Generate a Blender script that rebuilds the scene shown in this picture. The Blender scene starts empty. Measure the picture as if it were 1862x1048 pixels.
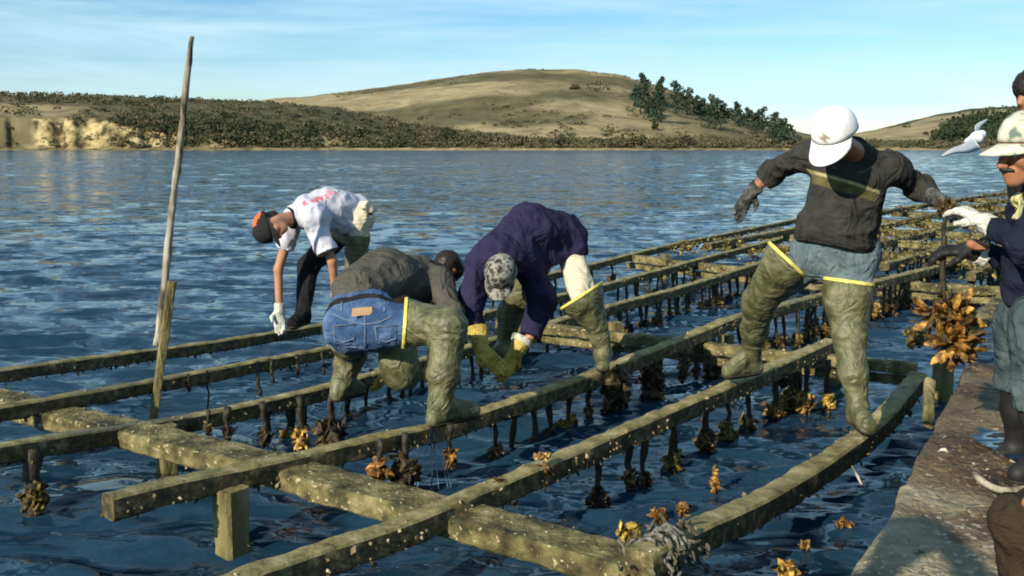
import bpy, math, random
import numpy as np
from mathutils import Vector

random.seed(7)
RNG = np.random.default_rng(11)
SC = bpy.context.scene
COL = SC.collection

# ------------------------------------------------------------------ camera
FPX, CX, CY = 1800.0, 931.0, 524.0          # focal length and centre in photograph pixels (1862 x 1048)
CAMZ = 1.86
PITCH = math.atan((CY - 265.0) / FPX)
cam_d = bpy.data.cameras.new('camera')
cam = bpy.data.objects.new('camera', cam_d)
COL.objects.link(cam)
cam.location = (0, 0, CAMZ)
cam.rotation_euler = (math.pi / 2 - PITCH, 0, 0)
cam_d.sensor_width = 36.0
cam_d.lens = 36.0 * FPX / 1862.0
cam_d.clip_start = 0.05
cam_d.clip_end = 6000
SC.camera = cam

# ------------------------------------------------------------------ light
SUN_AZ = math.radians(39)                    # direction the light travels, clockwise from +Y
SUN_EL = math.radians(25)
sun_d = bpy.data.lights.new('sun', 'SUN')
sun_d.energy = 4.9
sun_d.angle = math.radians(0.53)
sun_d.color = (1.0, 0.9, 0.74)
sun = bpy.data.objects.new('sun', sun_d)
COL.objects.link(sun)
ld = Vector((math.sin(SUN_AZ) * math.cos(SUN_EL), math.cos(SUN_AZ) * math.cos(SUN_EL), -math.sin(SUN_EL)))
sun.rotation_euler = ld.to_track_quat('-Z', 'Y').to_euler()

world = bpy.data.worlds.new('World')
SC.world = world
world.use_nodes = True
nt = world.node_tree
nt.nodes.clear()
w_out = nt.nodes.new('ShaderNodeOutputWorld')
w_bg = nt.nodes.new('ShaderNodeBackground')
w_sky = nt.nodes.new('ShaderNodeTexSky')
w_sky.sky_type = 'NISHITA'
w_sky.sun_disc = False
w_sky.sun_elevation = SUN_EL
w_sky.sun_rotation = SUN_AZ + math.pi
w_sky.air_density = 1.0
w_sky.dust_density = 0.0
w_sky.ozone_density = 4.5
w_bg.inputs['Strength'].default_value = 0.095
# thin streaks of high cloud
w_tc = nt.nodes.new('ShaderNodeTexCoord')
w_map = nt.nodes.new('ShaderNodeMapping')
w_map.inputs['Scale'].default_value = (1.6, 1.6, 16.0)
w_map.inputs['Rotation'].default_value = (0.0, 0.06, 0.3)
w_n = nt.nodes.new('ShaderNodeTexNoise')
w_n.inputs['Scale'].default_value = 2.2
w_n.inputs['Detail'].default_value = 7
w_n.inputs['Roughness'].default_value = 0.55
w_n.inputs['Distortion'].default_value = 0.5
w_r = nt.nodes.new('ShaderNodeValToRGB')
w_r.color_ramp.elements[0].position = 0.36
w_r.color_ramp.elements[0].color = (0, 0, 0, 1)
w_r.color_ramp.elements[1].position = 0.68
w_r.color_ramp.elements[1].color = (0.75, 0.75, 0.75, 1)
w_mix = nt.nodes.new('ShaderNodeMixRGB')
w_mix.inputs['Color2'].default_value = (5.6, 7.2, 8.2, 1)
nt.links.new(w_tc.outputs['Generated'], w_map.inputs['Vector'])
nt.links.new(w_map.outputs['Vector'], w_n.inputs['Vector'])
nt.links.new(w_n.outputs['Fac'], w_r.inputs['Fac'])
nt.links.new(w_r.outputs['Color'], w_mix.inputs['Fac'])
nt.links.new(w_sky.outputs['Color'], w_mix.inputs['Color1'])
w_hs = nt.nodes.new('ShaderNodeHueSaturation')
w_hs.inputs['Saturation'].default_value = 1.16
w_hs.inputs['Hue'].default_value = 0.492
nt.links.new(w_mix.outputs['Color'], w_hs.inputs['Color'])
nt.links.new(w_hs.outputs['Color'], w_bg.inputs['Color'])
nt.links.new(w_bg.outputs['Background'], w_out.inputs['Surface'])

SC.view_settings.view_transform = 'Standard'
SC.view_settings.look = 'None'
SC.view_settings.gamma = 1.0
SC.view_settings.use_curve_mapping = False
SC.view_settings.exposure = 0.45
SC.cycles.filter_width = 1.9
SC.cycles.max_bounces = 5
SC.cycles.caustics_reflective = False
SC.cycles.caustics_refractive = False

# ------------------------------------------------------------------ geometry helpers
CP, SP = math.cos(PITCH), math.sin(PITCH)


def ray(px, py):
    u, v = (px - CX) / FPX, (CY - py) / FPX
    return np.array([u, CP + v * SP, -SP + v * CP])


def W(px, py, Y):
    """World point seen at photograph pixel (px, py) at depth Y."""
    r = ray(px, py)
    return np.array([0, 0, CAMZ]) + r * (Y / r[1])


def G(px, py, z=0.42):
    """World point seen at pixel (px, py) on the level z."""
    r = ray(px, py)
    return np.array([0, 0, CAMZ]) + r * ((z - CAMZ) / r[2])


def proj(p):
    d = np.asarray(p, float) - np.array([0, 0, CAMZ])
    f = d[1] * CP - d[2] * SP
    up = d[1] * SP + d[2] * CP
    return CX + FPX * d[0] / f, CY - FPX * up / f


def unit(v):
    v = np.asarray(v, float)
    return v / (np.linalg.norm(v) + 1e-12)


_HT = RNG.random(65536).astype(np.float32)


def vnoise(P):
    """Vectorised 3-D value noise in -1..1; P is (N,3)."""
    P = np.asarray(P, np.float32)
    i = np.floor(P).astype(np.int64)
    f = P - i
    f = f * f * (3 - 2 * f)
    out = np.zeros(len(P), np.float32)
    for dx in (0, 1):
        for dy in (0, 1):
            for dz in (0, 1):
                h = ((i[:, 0] + dx) * 73856093 ^ (i[:, 1] + dy) * 19349663 ^ (i[:, 2] + dz) * 83492791) & 65535
                w = (f[:, 0] if dx else 1 - f[:, 0]) * (f[:, 1] if dy else 1 - f[:, 1]) * (f[:, 2] if dz else 1 - f[:, 2])
                out += w * _HT[h]
    return out * 2 - 1


def fbm(P, octs=3):
    P = np.asarray(P, np.float32)
    o = np.zeros(len(P), np.float32)
    a = 1.0
    for k in range(octs):
        o += a * vnoise(P * (2.03 ** k) + 17.3 * k)
        a *= 0.5
    return o


_ONES = ['', 'first', 'second', 'third', 'fourth', 'fifth', 'sixth', 'seventh', 'eighth', 'ninth', 'tenth', 'eleventh', 'twelfth', 'thirteenth', 'fourteenth', 'fifteenth', 'sixteenth', 'seventeenth', 'eighteenth', 'nineteenth']
_TENS = {2: ('twentieth', 'twenty'), 3: ('thirtieth', 'thirty'), 4: ('fortieth', 'forty'), 5: ('fiftieth', 'fifty')}


def ordinal(k):
    if k < 20:
        return _ONES[k]
    return _TENS[k // 10][0] if k % 10 == 0 else _TENS[k // 10][1] + ' ' + _ONES[k % 10]


ROOT = {}


def thing(name, label, cat, loc, group=None):
    o = bpy.data.objects.new(name, None)
    o.empty_display_size = 0.1
    COL.objects.link(o)
    o.location = [float(c) for c in loc]
    o['label'] = label
    o['category'] = cat
    if group:
        o['group'] = group
    ROOT[o.name] = np.array(loc, float)
    return o


def tag(o, label, cat, group=None, kind=None):
    if label:
        o['label'] = label
    if cat:
        o['category'] = cat
    if group:
        o['group'] = group
    if kind:
        o['kind'] = kind
    return o


def link(name, V, F, mat, parent=None, smooth=False, col=None, kind=None, mats=None, midx=None):
    """One mesh object. V in world space; under a parent the vertices are moved to the root's frame."""
    V = np.asarray(V, float)
    if parent is not None:
        org = ROOT[parent.name]
    else:
        org = np.array([(V[:, 0].min() + V[:, 0].max()) / 2, (V[:, 1].min() + V[:, 1].max()) / 2, V[:, 2].min()])
    me = bpy.data.meshes.new(name)
    L = V - org
    if isinstance(F, np.ndarray):
        n, k = F.shape
        me.vertices.add(len(L))
        me.vertices.foreach_set('co', L.astype(np.float32).ravel())
        me.loops.add(n * k)
        me.loops.foreach_set('vertex_index', F.astype(np.int32).ravel())
        me.polygons.add(n)
        me.polygons.foreach_set('loop_start', np.arange(0, n * k, k, dtype=np.int32))
        me.polygons.foreach_set('loop_total', np.full(n, k, np.int32))
        me.update(calc_edges=True)
    else:
        me.from_pydata(L.tolist(), [], F)
        me.update()
    if smooth:
        me.polygons.foreach_set('use_smooth', np.ones(len(me.polygons), bool))
        if smooth == 'edges':
            me.set_sharp_from_angle(angle=math.radians(34))
    if mats:
        for m in mats:
            me.materials.append(m)
        me.polygons.foreach_set('material_index', np.asarray(midx, np.int32))
    else:
        me.materials.append(mat)
    if col is not None:
        a = me.color_attributes.new('tint', 'FLOAT_COLOR', 'POINT')
        c = np.ones((len(V), 4), np.float32)
        c[:, :3] = col
        a.data.foreach_set('color', c.ravel())
    o = bpy.data.objects.new(name, me)
    COL.objects.link(o)
    if parent is not None:
        o.parent = parent
        ROOT[o.name] = ROOT[parent.name]
    else:
        o.location = [float(c) for c in org]
        ROOT[o.name] = org
    if kind:
        o['kind'] = kind
    return o


def copy_thing(root, loc, rotz=0.0, scale=1.0, label=None):
    r = root.copy()
    COL.objects.link(r)
    r.location = [float(c) for c in loc]
    r.rotation_euler = (0, 0, rotz)
    r.scale = (scale, scale, scale)
    if label:
        r['label'] = label
    for ch in root.children:
        c = ch.copy()
        COL.objects.link(c)
        c.parent = r
        for g in ch.children:
            d = g.copy()
            COL.objects.link(d)
            d.parent = c
    return r


class MB:
    """Collects pieces into one mesh."""

    def __init__(s):
        s.V, s.F, s.C = [], [], []
        s.n = 0

    def add(s, V, F, c=None):
        V = np.asarray(V, float)
        s.V.append(V)
        s.F += [tuple(i + s.n for i in f) for f in F]
        s.C.append(np.tile(np.array(c if c is not None else (1, 1, 1), float), (len(V), 1)))
        s.n += len(V)

    def build(s, name, mat, parent=None, smooth=False, color=False, kind=None):
        return link(name, np.concatenate(s.V), s.F, mat, parent, smooth, np.concatenate(s.C) if color else None, kind)


def tube(pts, rad, n=8, caps=True):
    pts = [np.asarray(p, float) for p in pts]
    if np.isscalar(rad):
        rad = [rad] * len(pts)
    V, F = [], []
    t0 = unit(pts[1] - pts[0])
    ref = np.array([0, 0, 1.0]) if abs(t0[2]) < 0.8 else np.array([1.0, 0, 0])
    for i, p in enumerate(pts):
        a = pts[max(i - 1, 0)]
        b = pts[min(i + 1, len(pts) - 1)]
        t = unit(b - a)
        x = unit(np.cross(ref, t))
        y = np.cross(t, x)
        for k in range(n):
            th = 2 * math.pi * k / n
            V.append(p + rad[i] * (x * math.cos(th) + y * math.sin(th)))
    for i in range(len(pts) - 1):
        for k in range(n):
            F.append((i * n + k, i * n + (k + 1) % n, (i + 1) * n + (k + 1) % n, (i + 1) * n + k))
    if caps:
        F.append(tuple(reversed(range(n))))
        F.append(tuple(range((len(pts) - 1) * n, len(pts) * n)))
    return np.array(V), F


def timber(pts, w, h, step=0.06, rough=0.006, seed=0, round_=0.10, axis_up=(0, 0, 1)):
    """A weathered squared timber along a polyline of TOP-centre points: bevelled section, uneven edges."""
    pts = [np.asarray(p, float) for p in pts]
    seg = [np.linalg.norm(pts[i + 1] - pts[i]) for i in range(len(pts) - 1)]
    tot = sum(seg)
    acc = np.concatenate([[0], np.cumsum(seg)])
    n = max(3, int(tot / step))
    s = np.linspace(0, tot, n)
    P = np.stack([np.interp(s, acc, [p[k] for p in pts]) for k in range(3)], 1)
    if len(pts) > 2:                          # ease the bends
        k = max(3, int(0.5 / step)) | 1
        ker = np.ones(k) / k
        for c in range(3):
            e = np.concatenate([P[0, c] + (P[0, c] - P[1:k // 2 + 1, c][::-1]), P[:, c], P[-1, c] + (P[-1, c] - P[-k // 2:-1, c][::-1])])
            sm = np.convolve(e, ker, 'same')[k // 2:k // 2 + n]
            P[:, c] = sm
    T = np.gradient(P, axis=0)
    T /= np.linalg.norm(T, axis=1)[:, None]
    up = np.array(axis_up, float)
    X = np.cross(T, up)
    X /= np.linalg.norm(X, axis=1)[:, None]
    Z = np.cross(X, T)
    b = round_ * min(w, h)
    sec = [(-w / 2 + b, 0), (-w / 6, .002), (w / 6, .002), (w / 2 - b, 0), (w / 2, -b), (w / 2, -h / 2), (w / 2, -h + b), (w / 2 - b, -h), (-w / 2 + b, -h), (-w / 2, -h + b), (-w / 2, -h / 2), (-w / 2, -b)]
    m = len(sec)
    V = np.zeros((n, m, 3))
    for j, (x, z) in enumerate(sec):
        V[:, j] = P + X * x + Z * z
    VV = V.reshape(-1, 3)
    so = seed * 13.7
    nz = (fbm(VV * 9 + so, 3) * .6 + .4 * vnoise(VV * 27 + so))[:, None]
    cen = np.repeat(P - Z * h / 2, m, axis=0)
    d = VV - cen
    VV = VV + d / (np.linalg.norm(d, axis=1)[:, None]) * nz * rough
    VV += (X[:, None, :] * (fbm(np.stack([s * 1.1 + so, s * 0, s * 0 + so], 1), 2) * w * 0.10)[:, None, None]).repeat(m, 1).reshape(-1, 3)
    F = []
    for i in range(n - 1):
        for k in range(m):
            F.append((i * m + k, i * m + (k + 1) % m, (i + 1) * m + (k + 1) % m, (i + 1) * m + k))
    F.append(tuple(range(m)))
    F.append(tuple(reversed(range((n - 1) * m, n * m))))
    return VV, F, P, X, Z


# ------------------------------------------------------------------ materials
def new_mat(name):
    m = bpy.data.materials.new(name)
    m.use_nodes = True
    n = m.node_tree
    return m, n, n.nodes['Principled BSDF']


def ramp_node(n, stops):
    r = n.nodes.new('ShaderNodeValToRGB')
    e = r.color_ramp.elements
    while len(e) < len(stops):
        e.new(0.5)
    for k, (p, c) in enumerate(stops):
        e[k].position = p
        e[k].color = (*c, 1) if len(c) == 3 else c
    return r


def noise_node(n, vec, scale, detail=4, rough=0.55, dist=0.0):
    t = n.nodes.new('ShaderNodeTexNoise')
    t.inputs['Scale'].default_value = scale
    t.inputs['Detail'].default_value = detail
    t.inputs['Roughness'].default_value = rough
    t.inputs['Distortion'].default_value = dist
    if vec is not None:
        n.links.new(vec, t.inputs['Vector'])
    return t


def mat_noise(name, stops, scale=6, rough=0.8, bump=0.3, bscale=None, bdist=0.01, spec=0.3, stretch=None, tint=False, tint_mix='MULTIPLY', detail=5, rough_var=0.0, fleck=None, sheen=0.0, crease=None):
    m, n, p = new_mat(name)
    tc = n.nodes.new('ShaderNodeTexCoord')
    vec = tc.outputs['Object']
    if stretch:
        mp = n.nodes.new('ShaderNodeMapping')
        mp.inputs['Scale'].default_value = stretch
        n.links.new(vec, mp.inputs['Vector'])
        vec = mp.outputs['Vector']
    t = noise_node(n, vec, scale, detail)
    r = ramp_node(n, stops)
    n.links.new(t.outputs['Fac'], r.inputs['Fac'])
    c = r.outputs['Color']
    if fleck:                                  # (scale, threshold, colour)
        ft = noise_node(n, tc.outputs['Object'], fleck[0], 2)
        fr = ramp_node(n, [(fleck[1], (0, 0, 0)), (fleck[1] + 0.04, (1, 1, 1))])
        n.links.new(ft.outputs['Fac'], fr.inputs['Fac'])
        fm = n.nodes.new('ShaderNodeMixRGB')
        n.links.new(fr.outputs['Color'], fm.inputs['Fac'])
        n.links.new(c, fm.inputs['Color1'])
        fm.inputs['Color2'].default_value = (*fleck[2], 1)
        c = fm.outputs['Color']
    if tint:
        at = n.nodes.new('ShaderNodeVertexColor')
        at.layer_name = 'tint'
        mx = n.nodes.new('ShaderNodeMixRGB')
        mx.blend_type = tint_mix
        mx.inputs['Fac'].default_value = 1
        n.links.new(c, mx.inputs['Color1'])
        n.links.new(at.outputs['Color'], mx.inputs['Color2'])
        c = mx.outputs['Color']
    n.links.new(c, p.inputs['Base Color'])
    p.inputs['Roughness'].default_value = rough
    p.inputs['Specular IOR Level'].default_value = spec
    if sheen:
        p.inputs['Sheen Weight'].default_value = sheen
    if rough_var:
        rr = ramp_node(n, [(0.35, (rough - rough_var,) * 3), (0.65, (rough,) * 3)])
        n.links.new(t.outputs['Fac'], rr.inputs['Fac'])
        n.links.new(rr.outputs['Color'], p.inputs['Roughness'])
    if bump:
        bt = noise_node(n, vec, bscale or scale * 3, 5)
        b = n.nodes.new('ShaderNodeBump')
        b.inputs['Strength'].default_value = bump
        b.inputs['Distance'].default_value = bdist
        n.links.new(bt.outputs['Fac'], b.inputs['Height'])
        if crease:                             # (scale, depth): sharp-backed cloth wrinkles
            ct = noise_node(n, tc.outputs['Object'], crease[0], 3, 0.5, 1.3)
            cs = n.nodes.new('ShaderNodeMath')
            cs.operation = 'SUBTRACT'
            n.links.new(ct.outputs['Fac'], cs.inputs[0])
            cs.inputs[1].default_value = 0.5
            ca = n.nodes.new('ShaderNodeMath')
            ca.operation = 'ABSOLUTE'
            n.links.new(cs.outputs[0], ca.inputs[0])
            cb = n.nodes.new('ShaderNodeBump')
            cb.inputs['Strength'].default_value = 1.0
            cb.inputs['Distance'].default_value = crease[1]
            n.links.new(ca.outputs[0], cb.inputs['Height'])
            n.links.new(cb.outputs['Normal'], b.inputs['Normal'])
        n.links.new(b.outputs['Normal'], p.inputs['Normal'])
    return m


def mat_rail():
    """Mud-and-algae timber: olive silt on faces that look up, dark wet brown with pale barnacle specks on the sides."""
    m, n, p = new_mat('muddy_timber')
    tc = n.nodes.new('ShaderNodeTexCoord')
    geo = n.nodes.new('ShaderNodeNewGeometry')
    vec = tc.outputs['Object']
    a = noise_node(n, vec, 9.0, 9, 0.68)
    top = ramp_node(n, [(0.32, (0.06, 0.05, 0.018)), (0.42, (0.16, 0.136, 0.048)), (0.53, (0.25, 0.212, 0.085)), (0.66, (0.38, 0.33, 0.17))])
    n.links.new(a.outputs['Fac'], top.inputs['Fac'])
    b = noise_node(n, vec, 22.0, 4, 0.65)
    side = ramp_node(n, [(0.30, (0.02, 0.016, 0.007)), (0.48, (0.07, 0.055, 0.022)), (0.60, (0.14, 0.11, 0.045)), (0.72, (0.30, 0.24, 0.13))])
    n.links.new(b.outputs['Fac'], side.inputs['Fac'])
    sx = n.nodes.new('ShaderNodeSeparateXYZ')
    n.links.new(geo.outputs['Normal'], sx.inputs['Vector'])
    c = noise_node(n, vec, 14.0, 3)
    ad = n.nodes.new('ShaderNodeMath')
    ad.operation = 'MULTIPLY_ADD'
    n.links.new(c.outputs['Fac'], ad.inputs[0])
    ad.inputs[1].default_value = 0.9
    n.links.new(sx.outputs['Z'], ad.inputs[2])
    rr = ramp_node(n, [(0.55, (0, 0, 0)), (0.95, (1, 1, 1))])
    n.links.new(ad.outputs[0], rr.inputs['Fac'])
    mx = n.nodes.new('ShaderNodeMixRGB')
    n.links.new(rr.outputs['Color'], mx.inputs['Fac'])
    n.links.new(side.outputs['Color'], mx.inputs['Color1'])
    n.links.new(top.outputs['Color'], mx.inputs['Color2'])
    # long wet, weedy stretches
    wv = noise_node(n, vec, 0.75, 3)
    wr = ramp_node(n, [(0.54, (1, 1, 1)), (0.66, (0.5, 0.49, 0.45))])
    n.links.new(wv.outputs['Fac'], wr.inputs['Fac'])
    m2 = n.nodes.new('ShaderNodeMixRGB')
    m2.blend_type = 'MULTIPLY'
    m2.inputs['Fac'].default_value = 1
    n.links.new(mx.outputs['Color'], m2.inputs['Color1'])
    n.links.new(wr.outputs['Color'], m2.inputs['Color2'])
    n.links.new(m2.outputs['Color'], p.inputs['Base Color'])
    wr2 = ramp_node(n, [(0.50, (0.85,) * 3), (0.64, (0.42,) * 3)])
    n.links.new(wv.outputs['Fac'], wr2.inputs['Fac'])
    n.links.new(wr2.outputs['Color'], p.inputs['Roughness'])
    p.inputs['Specular IOR Level'].default_value = 0.35
    bt = noise_node(n, vec, 40.0, 5, 0.7)
    bp = n.nodes.new('ShaderNodeBump')
    bp.inputs['Strength'].default_value = 0.8
    bp.inputs['Distance'].default_value = 0.012
    n.links.new(bt.outputs['Fac'], bp.inputs['Height'])
    n.links.new(bp.outputs['Normal'], p.inputs['Normal'])
    return m


M = {}
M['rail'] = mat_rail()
M['beam'] = mat_noise('silty_beam_timber', [(0.34, (0.024, 0.022, 0.009)), (0.44, (0.075, 0.066, 0.025)), (0.54, (0.145, 0.124, 0.048)), (0.66, (0.25, 0.212, 0.10))], 8, 0.85, 1.0, 34, 0.02, fleck=(34, 0.64, (0.42, 0.36, 0.22)), detail=9)
M['post'] = mat_noise('algae_post', [(0.32, (0.05, 0.042, 0.016)), (0.46, (0.14, 0.12, 0.046)), (0.56, (0.20, 0.17, 0.07)), (0.7, (0.30, 0.26, 0.13))], 9, 0.85, 1.0, 34, 0.02, stretch=(1, 1, .35), detail=9)
M['pole'] = mat_noise('weathered_pole', [(0.38, (0.06, 0.05, 0.032)), (0.47, (0.24, 0.205, 0.14)), (0.58, (0.40, 0.365, 0.28)), (0.75, (0.54, 0.5, 0.41))], 11, 0.9, 1.0, 34, 0.015, stretch=(1, 1, .25), detail=8)
M['barnacle'] = mat_noise('barnacle_shell', [(0.35, (0.10, 0.07, 0.03)), (0.52, (0.25, 0.19, 0.09)), (0.70, (0.6, 0.54, 0.4))], 18, 0.7, 0.3)
M['rope'] = mat_noise('fouled_rope', [(0.35, (0.012, 0.011, 0.008)), (0.65, (0.05, 0.042, 0.022))], 30, 0.6, 0.6)
M['greyrope'] = mat_noise('grey_rope', [(0.35, (0.05, 0.048, 0.04)), (0.65, (0.24, 0.23, 0.2))], 40, 0.8, 0.6)
M['oyster'] = mat_noise('oyster_shell', [(0.34, (0.02, 0.013, 0.004)), (0.47, (0.12, 0.08, 0.022)), (0.60, (0.34, 0.235, 0.075)), (0.74, (0.66, 0.52, 0.27))], 30, 0.6, 0.8, 70, 0.006, 0.35, tint=True)
M['greyweed'] = mat_noise('grey_brown_weed', [(0.35, (0.03, 0.026, 0.016)), (0.65, (0.15, 0.135, 0.09))], 20, 0.7, 0.5)
M['weed'] = mat_noise('brown_weed', [(0.35, (0.02, 0.018, 0.006)), (0.65, (0.10, 0.085, 0.03))], 20, 0.6, 0.5)
M['skin'] = mat_noise('skin', [(0.3, (0.36, 0.17, 0.095)), (0.7, (0.46, 0.235, 0.14))], 10, 0.5, 0.1, 90, 0.002)
M['skin_tan'] = mat_noise('tanned_skin', [(0.3, (0.26, 0.11, 0.055)), (0.7, (0.36, 0.16, 0.085))], 10, 0.5, 0.1, 90, 0.002)
M['hair'] = mat_noise('dark_hair', [(0.3, (0.008, 0.006, 0.005)), (0.7, (0.025, 0.018, 0.014))], 60, 0.5, 0.6, 120, 0.004, stretch=(1, 1, .2))
M['eye'] = mat_noise('eye_white', [(0.4, (0.6, 0.58, 0.55)), (0.6, (0.7, 0.68, 0.65))], 20, 0.2, 0)
M['wader'] = mat_noise('olive_rubber', [(0.32, (0.052, 0.055, 0.024)), (0.46, (0.092, 0.094, 0.042)), (0.56, (0.122, 0.122, 0.06)), (0.70, (0.18, 0.175, 0.09))], 14, 0.62, 0.6, 26, 0.010, 0.4, rough_var=0.22, fleck=(19, 0.66, (0.14, 0.115, 0.05)), detail=8, crease=(7, 0.034))
M['rim'] = mat_noise('yellow_rim_rubber', [(0.3, (0.55, 0.48, 0.07)), (0.7, (0.75, 0.68, 0.18))], 20, 0.6, 0.1)
M['denim_seam'] = mat_noise('denim_seam', [(0.3, (0.10, 0.14, 0.22)), (0.7, (0.16, 0.20, 0.28))], 20, 0.9, 0.1)
M['jeans'] = mat_noise('blue_denim', [(0.32, (0.022, 0.045, 0.11)), (0.5, (0.045, 0.088, 0.18)), (0.68, (0.11, 0.17, 0.29))], 7, 0.9, 0.4, 60, 0.004, 0.1, crease=(8, 0.045))
M['jeans_grey'] = mat_noise('grey_blue_denim', [(0.3, (0.075, 0.11, 0.125)), (0.5, (0.115, 0.16, 0.175)), (0.7, (0.175, 0.225, 0.235))], 9, 0.9, 0.4, 60, 0.004, 0.1, crease=(8, 0.05))
M['jeans_dark'] = mat_noise('dark_teal_denim', [(0.3, (0.028, 0.045, 0.05)), (0.5, (0.05, 0.075, 0.08)), (0.7, (0.085, 0.115, 0.118))], 9, 0.9, 0.4, 60, 0.004, 0.1, crease=(7, .055))
M['charcoal_rib'] = mat_noise('charcoal_rib', [(0.3, (0.022, 0.022, 0.021)), (0.7, (0.038, 0.037, 0.034))], 30, 0.95, 0.4, 140, 0.004, 0.1)
M['pants_pale'] = mat_noise('pale_trousers', [(0.3, (0.5, 0.45, 0.33)), (0.7, (0.66, 0.6, 0.46))], 8, 0.9, 0.3, 40, 0.004, 0.1, crease=(9, 0.03))
M['tee'] = mat_noise('white_cotton', [(0.3, (0.42, 0.43, 0.50)), (0.7, (0.52, 0.53, 0.59))], 5, 0.9, 0.2, 50, 0.003, 0.1, tint=True, crease=(6, 0.028))
M['black_cloth'] = mat_noise('black_cloth', [(0.3, (0.008, 0.008, 0.009)), (0.7, (0.022, 0.021, 0.021))], 12, 0.9, 0.2, 60, 0.003, 0.15, crease=(9, 0.06))
M['sweater'] = mat_noise('charcoal_knit', [(0.3, (0.026, 0.026, 0.024)), (0.7, (0.046, 0.045, 0.040))], 14, 0.95, 0.4, 120, 0.004, 0.1, tint=True, crease=(7, 0.055))
M['grey_knit'] = mat_noise('grey_green_knit', [(0.3, (0.06, 0.057, 0.047)), (0.7, (0.096, 0.091, 0.077))], 10, 0.95, 0.4, 110, 0.004, 0.1, crease=(7, 0.05))
M['navy_purple'] = mat_noise('navy_fleece', [(0.3, (0.017, 0.015, 0.041)), (0.7, (0.028, 0.025, 0.062))], 8, 0.95, 0.4, 80, 0.004, 0.1, crease=(6, 0.055))
M['navy'] = mat_noise('navy_fleece_dark', [(0.3, (0.008, 0.010, 0.021)), (0.7, (0.016, 0.019, 0.036))], 8, 0.95, 0.3, 80, 0.004, 0.1, tint=True, crease=(7, 0.055))
M['brown_cloth'] = mat_noise('brown_canvas', [(0.3, (0.025, 0.018, 0.011)), (0.7, (0.05, 0.036, 0.022))], 6, 0.9, 0.3, 60, 0.004, 0.1, crease=(7, 0.05))
M['cap_white'] = mat_noise('white_cap', [(0.3, (0.74, 0.74, 0.73)), (0.7, (0.82, 0.82, 0.8))], 10, 0.85, 0.2, 120, 0.002, tint=True)
M['cap_camo'] = mat_noise('grey_camouflage_cap', [(0.38, (0.02, 0.02, 0.018)), (0.46, (0.11, 0.105, 0.09)), (0.55, (0.30, 0.29, 0.25)), (0.62, (0.05, 0.048, 0.04))], 16, 0.9, 0.2, 120, 0.002, detail=2)
M['cap_cream'] = mat_noise('cream_green_cap', [(0.36, (0.12, 0.17, 0.14)), (0.44, (0.44, 0.43, 0.33)), (0.6, (0.58, 0.56, 0.46))], 14, 0.9, 0.2, 120, 0.002, detail=2)
M['cap_black'] = mat_noise('black_cap', [(0.3, (0.010, 0.009, 0.010)), (0.7, (0.02, 0.019, 0.02))], 10, 0.9, 0.2, 120, 0.002, tint=False)
M['cap_orange'] = mat_noise('orange_cap_panel', [(0.3, (0.80, 0.10, 0.02)), (0.7, (0.88, 0.15, 0.03))], 10, 0.85, 0.2, 120, 0.002)
M['glove_yellow'] = mat_noise('yellow_rubber_glove', [(0.3, (0.22, 0.15, 0.025)), (0.5, (0.40, 0.29, 0.05)), (0.7, (0.55, 0.43, 0.11))], 12, 0.5, 0.3, 40, 0.005, 0.4, crease=(16, 0.04))
M['glove_white'] = mat_noise('white_knit_glove', [(0.3, (0.50, 0.50, 0.42)), (0.7, (0.68, 0.68, 0.6))], 16, 0.9, 0.6, 90, 0.005, 0.1, crease=(20, 0.03))
M['glove_black'] = mat_noise('black_rubber_glove', [(0.3, (0.008, 0.008, 0.008)), (0.7, (0.02, 0.02, 0.019))], 16, 0.6, 0.3, 60, 0.004, 0.3)
M['glove_grey'] = mat_noise('grey_work_glove', [(0.35, (0.018, 0.018, 0.018)), (0.5, (0.06, 0.062, 0.06)), (0.68, (0.16, 0.17, 0.165))], 22, 0.8, 0.4, 60, 0.005, 0.2, crease=(20, 0.03))
M['leather'] = mat_noise('tan_patch', [(0.3, (0.34, 0.2, 0.1)), (0.7, (0.45, 0.29, 0.16))], 20, 0.7, 0.2)
M['metal'] = mat_noise('dull_metal', [(0.3, (0.3, 0.3, 0.3)), (0.7, (0.5, 0.5, 0.48))], 20, 0.4, 0.1)
M['print_yellow'] = mat_noise('yellow_print', [(0.3, (0.6, 0.55, 0.2)), (0.7, (0.72, 0.68, 0.36))], 30, 0.8, 0.1)
M['deck'] = mat_noise('silty_deck', [(0.32, (0.04, 0.028, 0.018)), (0.40, (0.12, 0.075, 0.036)), (0.46, (0.22, 0.18, 0.11)), (0.56, (0.32, 0.285, 0.19)), (0.68, (0.42, 0.38, 0.27))], 1.7, 0.85, 1.0, 30, 0.03, 0.3, rough_var=0.3, detail=10, fleck=(34, 0.60, (0.45, 0.41, 0.31)))
M['hull'] = mat_noise('dark_hull', [(0.3, (0.012, 0.011, 0.009)), (0.7, (0.045, 0.036, 0.022))], 5, 0.6, 0.6, 20, 0.01)
M['shell_bit'] = mat_noise('shell_bits', [(0.35, (0.18, 0.14, 0.08)), (0.6, (0.42, 0.37, 0.27)), (0.78, (0.74, 0.70, 0.62))], 12, 0.7, 0.2)
M['gull'] = mat_noise('gull_feathers', [(0.3, (0.72, 0.72, 0.72)), (0.7, (0.8, 0.8, 0.8))], 12, 0.8, 0.2, 60, 0.003, tint=True)
M['leaf'] = mat_noise('scrub_leaves', [(0.3, (0.6, 0.6, 0.6)), (0.7, (1.0, 1.0, 1.0))], 1.0, 0.9, 0, tint=True, spec=0.1)
M['bark'] = mat_noise('bark', [(0.3, (0.05, 0.035, 0.02)), (0.7, (0.12, 0.09, 0.06))], 2, 0.9, 0.3)


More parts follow.
